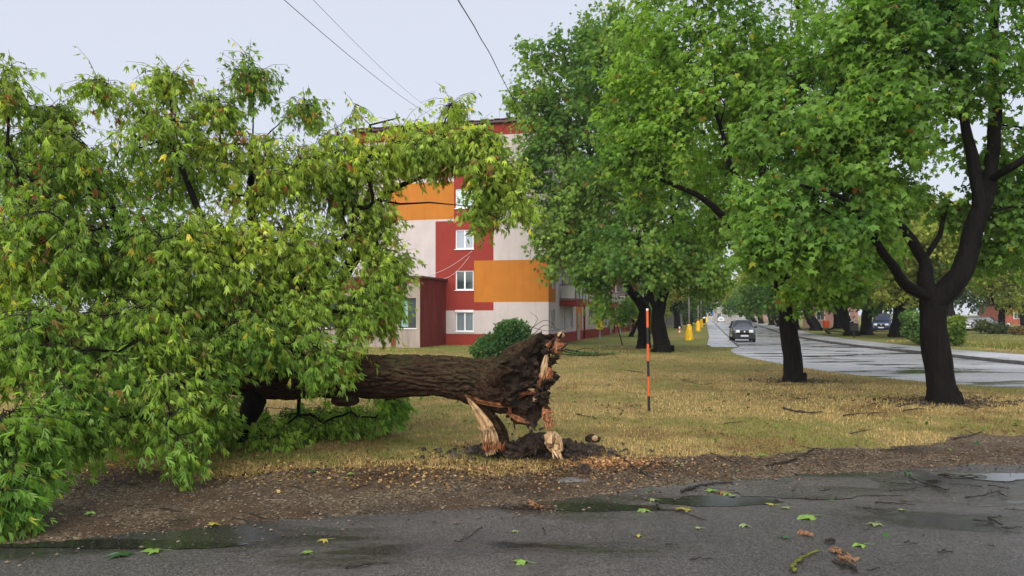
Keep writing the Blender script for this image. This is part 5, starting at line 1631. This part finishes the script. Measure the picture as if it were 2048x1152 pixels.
def car(label, locv, rz, pm, Lc=3.55, Wc=1.58, Hc=1.55, hood=.95, ws=.75, tail=.25, belt=.93, lower=None, name="parked_car", cat="car"):
    root = thing(name, label, cat, locv, rz)
    hw = Wc / 2
    # stations from nose (y=0, -y is forward so the nose faces -y)
    st = [(0.00, hw * .80, .34, .60, .62, hw * .70), (.06, hw * .92, .24, .70, .74, hw * .80), (.22, hw * .985, .20, belt - .12, belt - .07, hw * .84), (hood * .6, hw, .19, belt - .05, belt + .01, hw * .84), (hood, hw, .19, belt, belt + .08, hw * .84),
          (hood + ws * .5, hw, .19, belt + .01, (belt + Hc) / 2 + .06, hw * .78), (hood + ws, hw, .19, belt + .02, Hc - .05, hw * .71), (hood + ws + .35, hw, .19, belt + .02, Hc, hw * .70), ((hood + ws + Lc) / 2 + .15, hw, .19, belt + .02, Hc, hw * .70),
          (Lc - tail - .1, hw, .2, belt + .02, Hc - .05, hw * .69), (Lc - tail * .45, hw * .98, .22, belt, belt + .30, hw * .74), (Lc - .04, hw * .93, .28, belt - .12, belt + .02, hw * .76), (Lc, hw * .84, .36, .66, .70, hw * .70)]
    V, Fc = [], []
    for (y, w, z0, z1, z2, wr) in st:
        half_ = [(w * .86, z0), (w, z0 + .12), (w, (z0 + z1) / 2 + .06), (w * .97, z1), (wr + (w - wr) * .22, z1 + (z2 - z1) * .75), (wr * .86, z2), (wr * .4, z2 + .015)]
        ring = [(x, y, z) for x, z in half_] + [(-x, y, z) for x, z in half_[::-1]]
        V += ring
    k = 14
    for i in range(len(st) - 1):
        for j in range(k - 1):
            Fc.append((i * k + j, i * k + j + 1, (i + 1) * k + j + 1, (i + 1) * k + j))
        Fc.append((i * k + k - 1, i * k, (i + 1) * k, (i + 1) * k + k - 1))
    Fc.append(tuple(range(k))); Fc.append(tuple((len(st) - 1) * k + j for j in range(k))[::-1])
    m = MB(); m.add(V, Fc)
    body = m.build("body", pm, root, smooth=True, subsurf=1)
    def strip(name, pts, mat, par=root, th=.012):
        m = MB(); n_ = len(pts); m.add(pts, [tuple(range(n_))]); o = m.build(name, mat, par)
        s = o.modifiers.new("solid", 'SOLIDIFY'); s.thickness = th; s.offset = 0
        return o
    ga, gb_ = st[4], st[6]
    strip("windscreen", [(-ga[1] * .84, ga[0] + .03, ga[4] + .0), (ga[1] * .84, ga[0] + .03, ga[4] + .0), (gb_[5] * .90, gb_[0] - .06, gb_[4] - .02), (-gb_[5] * .90, gb_[0] - .06, gb_[4] - .02)], M['glass'], th=.05)
    ra, rb = st[10], st[9]
    strip("rear_window", [(-ra[5] * .85, ra[0] + .02, ra[4] - .22), (ra[5] * .85, ra[0] + .02, ra[4] - .22), (rb[5] * .9, rb[0] + .14, rb[4] - .1), (-rb[5] * .9, rb[0] + .14, rb[4] - .1)], M['glass'], th=.06)
    for s in (-1, 1):
        x0, x1 = s * hw * .965, s * (gb_[5] + (hw - gb_[5]) * .24)
        ym = hood + ws + .55
        for (a, b_, c, d_) in ((hood + .38, ym - .03, hood + ws - .02, ym - .03), (ym + .04, Lc - tail - .18, ym + .04, Lc - tail - .22)):
            strip("side_window", [(x0, a, belt + .06), (x0, b_, belt + .06), (x1, d_, Hc - .13), (x1, c, Hc - .13)], M['glass'], th=.04)
        m = MB(); m.box((s * hw * .97 if s > 0 else -hw * .97 - .2, hood + .30, belt + .05), (hw * .97 + .2 if s > 0 else -hw * .97, hood + .40, belt + .21)); m.build("mirror", M['blackplastic'], root, bevel=.03)
        m = MB(); m.box((s * hw * .56 - .15, -.01, .66), (s * hw * .56 + .15, .14, .86)); m.build("headlight", M['lamp'], root, bevel=.04)
        m = MB(); m.box((s * hw * .80 - .08, Lc - .10, .62), (s * hw * .80 + .08, Lc + .02, 1.02)); m.build("tail_light", M['redbin'], root, bevel=.02)
        for yw in (.62, Lc - .62):
            m = MB(); m.lathe([(.20, -.10), (.285, -.095), (.30, -.06), (.30, .06), (.285, .095), (.20, .10)], 20)
            w = m.build("wheel", M['tyre'], root, smooth=False); w.location = (s * (hw - .10), yw, .30); w.rotation_euler = (0, math.pi / 2, 0)
            m = MB(); m.lathe([(.195, -.085), (.19, .085)], 16); r_ = m.build("rim", M['rim'], w)
    m = MB(); m.box((-hw * .92, -.06, .22), (hw * .92, .16, .56)); bp = m.build("bumper", lower or pm, root, bevel=.05)
    m = MB(); m.box((-.26, -.085, .40), (.26, -.062, .51)); m.build("number_plate", M['plate'], bp)
    m = MB(); m.box((-hw * .36, -.03, .66), (hw * .36, .05, .82)); gr = m.build("grille", M['blackplastic'], root, bevel=.02)
    m = MB(); m.lathe([(.062, 0), (.055, .012)], 14); e = m.build("emblem", M['lamp'], gr); e.location = (0, -.032, .745); e.rotation_euler = (math.pi / 2, 0, 0)
    return root

g = G(1489, 684.5)
car("small dark hatchback with headlights driving towards the viewer on the wet road", g, -YAW + .06, paint("dark blue grey car paint", (0.09, 0.093, 0.11), .6), 3.55, 1.60, 1.60, .85, .62, lower=M['blackplastic'], name="hatchback_car")
g = G(1442.5, 644)
car("pale car far away at the end of the wet road", g, -YAW, paint("white car paint", (0.62, 0.63, 0.66), .1), 4.2, 1.75, 1.55, 1.1, .75, name="distant_car")
g = GR(1932, 662)
car("silver car parked across the road, just right of the yellow-green shrub", g, math.radians(-38), paint("silver car paint", (0.50, 0.49, 0.50), .5), 4.1, 1.72, 1.45, 1.1, .75)
g = GR(1966, 661)
car("black car parked under the fallen boughs", g + np.array([0, 1.5, 0]), math.radians(-15), paint("black car paint", (0.012, 0.012, 0.014), .3), 4.3, 1.76, 1.55, 1.1, .75)
g = GR(2018, 662)
car("dark blue estate car parked at the right edge behind the brownish shrub", g, math.radians(62), paint("navy car paint", (0.015, 0.018, 0.035), .3), 4.6, 1.8, 1.6, 1.1, .75, name="estate_car")
g = GR(1762, 664)
car("blue van parked across the road between two thick tree trunks", g, math.radians(-30), paint("blue van paint", (0.008, 0.018, 0.06), .3), 4.5, 1.85, 1.95, .9, .7, belt=1.1, name="parked_van", cat="van")

# ================================================================== far buildings
M['brick'] = m_plain("red brick wall", (0.26, 0.075, 0.045), .85, .2, var=.25, scale=2)
M['pinkwall'] = m_plain("pink wall", (0.42, 0.24, 0.20), .85, .2, var=.2, scale=1)
M['tile'] = m_plain("red roof", (0.16, 0.045, 0.035), .8, .2, var=.2, scale=3)
M['greywall'] = m_plain("grey beige wall", (0.36, 0.33, 0.30), .85, .2, var=.15, scale=1)
def house(name, label, base, w, dp_, h, rz, wall, roofm, wins, rise=1.6):
    root = thing(name, label, "building", base, rz)
    m = MB(); m.box((-w / 2, 0, 0), (w / 2, dp_, h)); m.build("wall", M[wall], root)
    m = MB(); o = .35
    m.add([(-w / 2 - o, -o, h - .05), (w / 2 + o, -o, h - .05), (w / 2 + o, dp_ + o, h - .05), (-w / 2 - o, dp_ + o, h - .05), (-w / 2 - o, dp_ / 2, h + rise), (w / 2 + o, dp_ / 2, h + rise)], [(0, 1, 5, 4), (2, 3, 4, 5), (0, 4, 3), (1, 2, 5), (0, 3, 2, 1)])
    rr_ = m.build("roof", M[roofm], root)
    m = MB(); m.box((w * .2, dp_ * .4, h + rise * .3), (w * .2 + .6, dp_ * .4 + .6, h + rise + .7)); m.build("chimney", M[wall], rr_)
    for i in range(wins):
        x = -w / 2 + (i + .5) * w / wins
        for z0 in np.arange(1.0, h - 1.3, 2.7):
            m = MB(); m.box((x - .55, -.06, z0), (x + .55, .03, z0 + 1.3)); f = m.build("window", M['white'], root)
            m = MB(); m.box((x - .46, -.075, z0 + .08), (x - .03, -.062, z0 + 1.22)); m.build("pane", M['pane_dark'], f)
            m = MB(); m.box((x + .03, -.075, z0 + .08), (x + .46, -.062, z0 + 1.22)); m.build("pane", M['pane_dark'], f)
    return root
house("kiosk", "small red and pink kiosk behind the leaning trees across the road", np.array([44.5, 104, .13]), 6.5, 4, 3.6, -.2, 'pinkwall', 'tile', 2, .9)
house("brick_building", "long low red brick building behind the parked cars", np.array([101, 132, .13]), 26, 10, 3.6, -.15, 'brick', 'tile', 7, 1.2)
house("far_house", "grey beige house at the end of the road, right of the far white car", np.array([59.5, 200, 0]), 11, 9, 5.6, -.25, 'greywall', 'tile', 4, 2.6)
house("far_house", "pinkish house further along the road behind the roadside row", np.array([70, 205, 0]), 10, 9, 4.2, -.25, 'pinkwall', 'tile', 3, 2.4)
house("far_house", "pale distant house closing the road view behind the blue sign", np.array([86, 330, 0]), 16, 10, 7, -.25, 'greywall', 'tile', 4, 4.0)

# wooden paling behind the far maple
root = thing("wooden_fence", "weathered wooden paling behind the big far maple, below the dark trees", "fence", G(1345, 655))
fx = np.array(root.location)
m = MB(); m.box((0, -.01, 0), (.13, .02, 2.0)); p0 = m.build("paling", M['concrete'], root)
for i in range(1, 16):
    o = p0.copy(); C.objects.link(o); o.parent = root; o.location = (-1.2 + .17 * i, random.uniform(-.03, .03), random.uniform(-.08, .08)); o.rotation_euler = (0, random.uniform(-.03, .03), 0)
p0.location = (-1.2, 0, 0)

# ================================================================== overhead wires
def wire(label, pts, r):
    c = np.mean(pts, 0); e = MB()
    e.tube(np.array(pts) - c, r, 4)
    o = e.build("overhead_wire", M['black'], None)
    o.location = tuple(c)
    return tag(o, label, "wire", "overhead wires")
def wpts(a, b, sag, n=40, ext=.35):
    a, b = np.array(a), np.array(b)
    ts = np.linspace(0, 1 + ext, n)
    return [a + (b - a) * t + np.array([0, 0, -sag * 4 * t * (1 + ext - t) / (1 + ext) ** 2]) for t in ts]
wire("lower of the two straight overhead wires crossing the sky to the roof", wpts(P(882, 240, 49), P(596, -10, 17), .5), .010)
wire("upper of the two straight overhead wires crossing the sky to the roof", wpts(P(884, 232, 49), P(648, -12, 17), .5), .0065)
q = [P(1100, 330, 45.5), P(1052, 246, 43), P(1004, 156, 40), P(995, 138, 37), P(978, 104, 33), P(962, 78, 30), P(948, 52, 27), P(932, 26, 24.5), P(915, -2, 22), P(895, -40, 19), P(860, -100, 16)]
wire("thick dark overhead wire running down into the tall maples", list(interp_path(q, 40)), .022)

# ================================================================== leaves and twigs on the ground
ANCH = {'asphalt': [(1612, 1038, "the largest bright green maple leaf"), (1790, 1012, "the long straight dark stick"), (1840, 975, "the heap of twigs near the verge"), (1990, 1047, "the zigzag of broken twigs"), (1680, 1105, "the torn bark scraps"),
                    (1610, 1128, "the mossy curved stick"), (1040, 1127, "the green leaf at the bottom centre"), (1440, 988, "the wet leaf clump by the verge"), (1350, 1026, "the curved brown stick"), (935, 1075, "the long reddish curved stick"),
                    (303, 1107, "the bright green leaf at the lower left"), (1965, 993, "the curved forked branchlet"), (1930, 955, "the long stick on the bright wet edge"), (1285, 1023, "the green leaf below the puddle"), (715, 1138, "the mossy twig at the lower edge"), (1750, 1053, "the long-stalked pale leaf")],
        'verge': [(1270, 940, "the long straight stick on the gravel"), (1146, 966, "the flat grey stone slab"), (1590, 920, "the thick curved branch"), (1450, 922, "the slanting stick"), (1090, 905, "the stump"), (60, 1050, "the foliage hanging over the asphalt"), (330, 960, "the lowest hanging spray"), (1936, 875, "the branch at the right end"), (622, 900, "the foliage under the trunk")],
        'lawn': [(1892, 806, "the nearest maple's foot"), (1298, 822, "the striped pole"), (1592, 763, "the second maple's foot"), (1186, 884, "the dark wood chunk"), (1326, 704, "the far maple pair"), (1720, 830, "the straight bough"), (1600, 825, "the forked bough")]}
LABELS = set()
def place_label(kind, zone, px, py):
    for (ax, ay, ph) in sorted(ANCH[zone], key=lambda q: (q[0] - px) ** 2 + ((q[1] - py) * 2) ** 2):
        dx, dy = px - ax, py - ay
        opts = []
        h_ = "left of" if dx < 0 else "right of"
        v_ = "beyond" if dy < 0 else "in front of"
        opts = [h_, v_, v_ + " and " + h_] if abs(dx) > 2 * abs(dy) else [v_, h_, v_ + " and " + h_]
        for o_ in opts:
            s = "%s on the %s, %s %s" % (kind, {'asphalt': 'wet asphalt', 'verge': 'verge', 'lawn': 'dry lawn'}[zone], o_, ph)
            if s not in LABELS and len(s.split()) <= 16:
                LABELS.add(s)
                return s
    return kind + " lying on the ground"
def flat_leaf(px, py, s, col, label, ang, verge=False, group="fallen leaves on the asphalt"):
    g = G(px, py)
    z = .018
    if label == 'AUTO': label = place_label({PAL_: 'small pale leaf', YE: 'small yellowish leaf', DK: 'small dark green leaf'}.get(col, 'small green leaf'), 'verge' if verge else 'asphalt', px, py)
    if verge: z = max(float(verge_z(np.array([g[0]]), np.array([g[1]]))[0][0]), 0) + .03
    tv, tfc = MAPLE[int(ang * 10) % 2]
    ca, sa = math.cos(ang), math.sin(ang)
    v = [((x * ca - y * sa) * s, (x * sa + y * ca) * s, (zz * .9 + .10 + .04 * math.sin(9 * x + ang * 7)) * s) for x, y, zz in (tv - np.array([0, .4, 0]))]
    m = MB(); m.add(v, [tuple(t) for t in tfc])
    dx, dy = .4 * sa * s, -.4 * ca * s
    m.tube([(dx, dy, .1 * s), (dx * 1.6, dy * 1.6, .06 * s), (dx * 2.4 + .02, dy * 2.3, .02 * s)], .002, 3)
    key = "wet fallen leaf %.2f %.2f %.2f" % col
    mt = M.get(key)
    if mt is None:
        mt = M[key] = m_plain(key, col, .35, .45, var=.25, scale=25)
    o = m.build("maple_leaf", mt, None)
    o.location = (g[0], g[1], z)
    return tag(o, label, "leaf", group)
BR, PAL_, YE, DK, OR = (.13, .23, .035), (.17, .21, .075), (.27, .23, .035), (.025, .065, .02), (.22, .10, .035)
small = 'AUTO'
LV = [(1612, 1038, .20, BR, "largest bright green maple leaf on the asphalt, right of centre", 1.9), (1285, 1023, .15, BR, "bright green maple leaf just below the puddle on the asphalt", .5), (1360, 1022, .13, YE, "yellow maple leaf touching a curved brown stick on the asphalt", 2.2),
      (1040, 1127, .13, BR, "green maple leaf at the bottom centre edge of the asphalt", 1.1), (1487, 1053, .10, PAL_, small, .3), (1750, 1053, .13, PAL_, "pale green leaf with a long stalk right of the largest maple leaf", 2.6), (1540, 1012, .09, YE, small, 1.0), (1570, 1019, .09, PAL_, small, 2.0),
      (1422, 984, .14, BR, "green leaf in the wet orange and green clump by the verge", .2), (1440, 988, .14, OR, "orange-brown leaf in the wet clump by the verge", 1.4), (1452, 990, .12, BR, "green leaf at the right end of the wet clump by the verge", 2.5), (1463, 994, .09, PAL_, small, .8), (1304, 1002, .09, PAL_, small, .9),
      (1718, 1094, .12, BR, "mossy green leaf right of the torn bark scraps", 1.7), (303, 1107, .15, BR, "bright green leaf on the asphalt below the overhanging foliage", 1.8), (240, 1113, .18, DK, "dark green leaf spray on the asphalt below the overhanging foliage", .4), (236, 1053, .10, PAL_, small, 1.5), (646, 1084, .09, YE, small, 1.9),
      (614, 1108, .09, BR, small, .6), (1277, 1075, .08, YE, small, 2.9), (1802, 1022, .07, PAL_, small, .4), (1375, 1023, .10, YE, small, 2.7), (1567, 1078, .09, DK, "dark oval leaf on the asphalt left of the torn bark scraps", 1.2), (1393, 1059, .07, PAL_, small, 1.2), (1030, 1066, .07, PAL_, small, .2)]
for a in LV: flat_leaf(*a)
vs_ = 'AUTO'
for a in [(1521, 914, .13, BR, "bright green leaf on the gravel verge where the grass ends", .6), (1812, 950, .12, DK, "dark green leaf at the verge edge beside the scattered sticks", 1.3), (622, 950, .13, DK, vs_, 2.0), (180, 1037, .10, BR, vs_, .7), (425, 1054, .10, YE, vs_, 1.0), (1300, 985, .10, DK, vs_, .3), (1550, 855, .12, BR, vs_, 2.1), (700, 955, .08, BR, vs_, .9)]:
    flat_leaf(*a, verge=True, group="fallen leaves on the verge")

def twig(ps, r, label, mat='twig', grp="twigs on the asphalt", kinks=3, zb=.014, name="twig", forks=1):
    if label == 'AUTO':
        label = place_label('short dark twig', 'asphalt' if 'asphalt' in grp else ('verge' if 'verge' in grp else 'lawn'), np.mean([q[0] for q in ps]), np.mean([q[1] for q in ps]))
    pts = [G(x, y) for x, y in ps]
    c = np.mean(pts, 0)
    n = max(6, 4 * len(pts))
    q = interp_path(pts, n) - c
    seed = int(abs(ps[0][0] * 13 + ps[0][1] * 7))
    rs = np.random.default_rng(seed)
    L = np.linalg.norm(q[-1] - q[0])
    q[:, :2] += rs.normal(size=(n, 2)) * .012 * min(L, 1)
    vz = verge_z(q[:, 0] + c[0], q[:, 1] + c[1])[0]
    q[:, 2] = np.maximum(vz, zb) + r * .8 + np.abs(rs.normal(size=n)) * .006
    m = MB(); m.tube(q, np.linspace(r, r * .5, n) * (1 + .2 * rs.normal(size=n)).clip(.6, 1.5), 6)
    for k in range(forks):
        i = rs.integers(1, n - 2)
        d = unit(q[-1] - q[0]); s_ = rs.choice([-1, 1])
        e = q[i] + (d * .8 + np.array([-d[1], d[0], 0]) * s_ * .6) * L * rs.uniform(.12, .3)
        e[2] = q[i][2] + .01
        m.tube([q[i], (q[i] + e) / 2 + [0, 0, .008], e], [r * .6, r * .5, r * .25], 5)
    o = m.build(name, M[mat], None, smooth=True)
    o.location = (c[0], c[1], 0)
    return tag(o, label, "twig", grp)
M['moss'] = m_plain("mossy bark", (0.10, 0.11, 0.02), .8, .2, var=.5, scale=30)
M['barkred'] = m_wood("reddish torn bark", (0.06, 0.03, 0.015), (0.20, 0.10, 0.045), (0.36, 0.22, 0.12), (25, 25, 6))
st_ = 'AUTO'
TW = [([(1751, 1009), (1790, 1011), (1832, 1015)], .010, "long straight dark stick above the yellowish leaf on the asphalt"), ([(1713, 1020), (1750, 1022), (1786, 1030)], .007, "thin bent stick below the long straight stick on the asphalt"), ([(1610, 1002), (1637, 1003)], .010, st_),
      ([(1778, 970), (1808, 971), (1837, 972)], .007, st_), ([(1818, 959), (1850, 972), (1888, 987)], .008, "diagonal forked stick in the heap of twigs near the verge"), ([(1848, 970), (1880, 980), (1899, 986)], .011, "thickest stick in the heap of twigs near the verge"), ([(1778, 985), (1810, 984), (1837, 980)], .007, st_),
      ([(1888, 952), (1930, 955), (1974, 957)], .010, "long stick along the bright wet edge of the asphalt"), ([(1901, 972), (1935, 973), (1966, 979)], .007, st_), ([(1931, 1000), (1965, 995), (2003, 985)], .010, "curved forked branchlet on the bright wet asphalt"), ([(1976, 975), (2000, 978), (2019, 982)], .008, st_), ([(1996, 987), (2008, 996), (2019, 995)], .007, st_),
      ([(1947, 1045), (1979, 1047)], .009, st_), ([(1976, 1041), (1990, 1048), (2006, 1055)], .010, "slanting piece of the zigzag of three broken twigs"), ([(1979, 1040), (2003, 1038)], .009, st_), ([(2003, 1061), (2043, 1060)], .008, st_), ([(1809, 1090), (1838, 1092)], .006, st_), ([(1884, 1105), (1907, 1110)], .008, st_), ([(1875, 1110), (1893, 1110)], .007, st_),
      ([(1603, 1114), (1620, 1115)], .006, st_), ([(1733, 1146), (1759, 1143)], .006, st_), ([(1727, 1063), (1745, 1064)], .005, st_), ([(1313, 1014), (1325, 1023), (1350, 1026), (1380, 1035), (1414, 1047)], .008, "curved brown stick trailing from the yellow leaf on the asphalt"),
      ([(1361, 989), (1380, 982), (1403, 975), (1435, 972), (1466, 969)], .016, "long mossy stick along the edge of asphalt and gravel"), ([(908, 1088), (930, 1084), (965, 1056)], .006, "long reddish curved stick on the asphalt left of centre"), ([(1085, 1060), (1092, 1072)], .004, st_), ([(690, 1140), (715, 1138), (740, 1134)], .010, "mossy twig at the bottom edge of the asphalt, left of centre"),
      ([(1380, 1124), (1425, 1122)], .006, st_), ([(1330, 1093), (1356, 1094)], .005, st_), ([(1216, 1018), (1240, 1026)], .005, st_), ([(1345, 1005), (1365, 1008)], .005, st_), ([(2010, 1022), (2048, 1026)], .006, st_), ([(1845, 1075), (1850, 1077)], .005, st_), ([(1975, 1096), (1990, 1097)], .006, st_), ([(1640, 985), (1660, 982)], .005, st_), ([(620, 1030), (655, 1036)], .005, st_)]
for a in TW: twig(*a)
vg = 'AUTO'
for a in [([(1231, 912), (1270, 940), (1311, 970)], .011, "long straight stick pointing down the gravel verge right of the stump"), ([(1279, 946), (1295, 937), (1311, 932), (1357, 941)], .009, "arched twig crossing the long stick on the gravel verge"), ([(1420, 909), (1450, 922), (1481, 934)], .010, "slanting stick on the verge where grass meets gravel"),
          ([(1542, 936), (1580, 925), (1605, 915), (1635, 901)], .016, "thick curved branch on the verge right of the slanting stick"), ([(1906, 884), (1940, 876), (1967, 864)], .014, "branch at the right end of the verge on the grass edge"), ([(318, 1022), (345, 1028), (372, 1031)], .008, vg), ([(500, 1033), (535, 1042), (558, 1040)], .008, vg), ([(255, 1018), (305, 1015)], .006, vg),
          ([(230, 968), (262, 978), (285, 968)], .009, vg), ([(465, 1042), (520, 1050)], .006, vg), ([(580, 975), (620, 990)], .007, vg), ([(1600, 895), (1650, 905)], .007, vg), ([(1760, 905), (1800, 900)], .007, vg), ([(700, 985), (745, 972)], .006, vg)]:
    twig(*a, grp="twigs on the verge")
gl = 'AUTO'
for a in [([(1565, 818), (1600, 828), (1641, 827)], .020, "forked bough with dark leaves lying on the lawn left of the nearest maple"), ([(1688, 834), (1720, 830), (1758, 829)], .016, "straight bough lying on the lawn just left of the nearest maple's foot"), ([(1925, 808), (1945, 800), (1962, 795)], .014, gl), ([(1800, 815), (1830, 808), (1858, 812)], .016, gl), ([(1930, 815), (1955, 818), (1968, 806)], .012, gl),
          ([(1810, 823), (1835, 820), (1862, 822)], .012, gl), ([(1580, 795), (1600, 800), (1620, 796)], .012, gl), ([(1360, 760), (1400, 770), (1440, 765)], .010, gl), ([(1150, 830), (1190, 838)], .010, gl), ([(1250, 742), (1290, 748)], .012, gl), ([(1700, 870), (1740, 862)], .010, gl), ([(1450, 850), (1490, 845)], .009, gl)]:
    twig(*a, grp="boughs on the lawn", forks=4)
o = twig([(1590, 1150), (1590, 1135), (1600, 1124), (1617, 1117), (1637, 1106)], .016, "mossy curved stick at the bottom edge of the asphalt right of centre", 'moss', name="mossy_stick")
# torn bark scraps
bs_ = 0
for (x0, y0, x1, y1, w, lab) in ((1597, 1067, 1632, 1081, .030, "slim strip of reddish bark, upper left of the bark scraps on the asphalt"), (1645, 1083, 1674, 1092, .05, "dark crumpled bark scrap in the middle of the scraps on the asphalt"), (1665, 1100, 1692, 1124, .045, "pale reddish bark strip, lower left of the bark scraps"), (1682, 1126, 1718, 1119, .05, "broad pale reddish bark scrap at the lower right of the scraps"),
                                 (1690, 1130, 1698, 1150, .04, "dark bark scrap at the bottom edge of the picture"), (1062, 1006, 1082, 1024, .05, "crumpled brown bark piece at the asphalt edge in front of the stump")):
    a, b_ = G(x0, y0), G(x1, y1)
    c = (a + b_) / 2; d = b_ - a; L = np.linalg.norm(d); d = d / L; s_ = np.array([-d[1], d[0], 0])
    rs = np.random.default_rng(int(x0))
    m = MB()
    for k in range(9):
        off = s_ * rs.normal() * w * .8 + d * rs.normal() * L * .18
        ll = L * rs.uniform(.25, .6); ang = rs.normal() * .35
        dd_ = d * math.cos(ang) + s_ * math.sin(ang); ss = np.cross([0, 0, 1], dd_)
        ww = w * rs.uniform(.15, .45); z0 = .012 + .02 * rs.random()
        p_ = [off - dd_ * ll / 2 - ss * ww * .6, off + dd_ * ll / 2 - ss * ww * .3, off + dd_ * ll / 2 + ss * ww * .4, off - dd_ * ll / 2 + ss * ww]
        zz = [z0, z0 + .02 * rs.random(), z0 + .012, z0 + .025 * rs.random()]
        v = [q + np.array([0, 0, z]) for q, z in zip(p_, zz)] + [q + np.array([0, 0, z - .008]) for q, z in zip(p_, zz)]
        m.add(v, [(0, 1, 2, 3), (7, 6, 5, 4), (0, 4, 5, 1), (1, 5, 6, 2), (2, 6, 7, 3), (3, 7, 4, 0)])
    o = m.build("bark_scrap", M['twig'] if 'dark' in lab else M['barkred'], None)
    o.location = (c[0], c[1], 0)
    tag(o, lab, "bark", "bark scraps on the asphalt")
tris = sum(len(q.loop_triangles) for q in bpy.data.meshes if not q.calc_loop_triangles())
# ================================================================== damp air
t = NT("damp air")
pv = t.n("VolumePrincipled")
pv.inputs["Color"].default_value = (0.93, 0.96, 1.0, 1)
pv.inputs["Density"].default_value = 0.0003
t.l(pv.outputs[0], t.out.inputs["Volume"])
m = MB(); m.box((-960, -360, -1.0), (960, 1560, 32.0))
tag(m.build("haze", t.m, None), kind='stuff')
print(sorted([(len(q.loop_triangles), q.name) for q in bpy.data.meshes])[-22:])
print("TRIS", tris, "objects", len(bpy.data.objects))
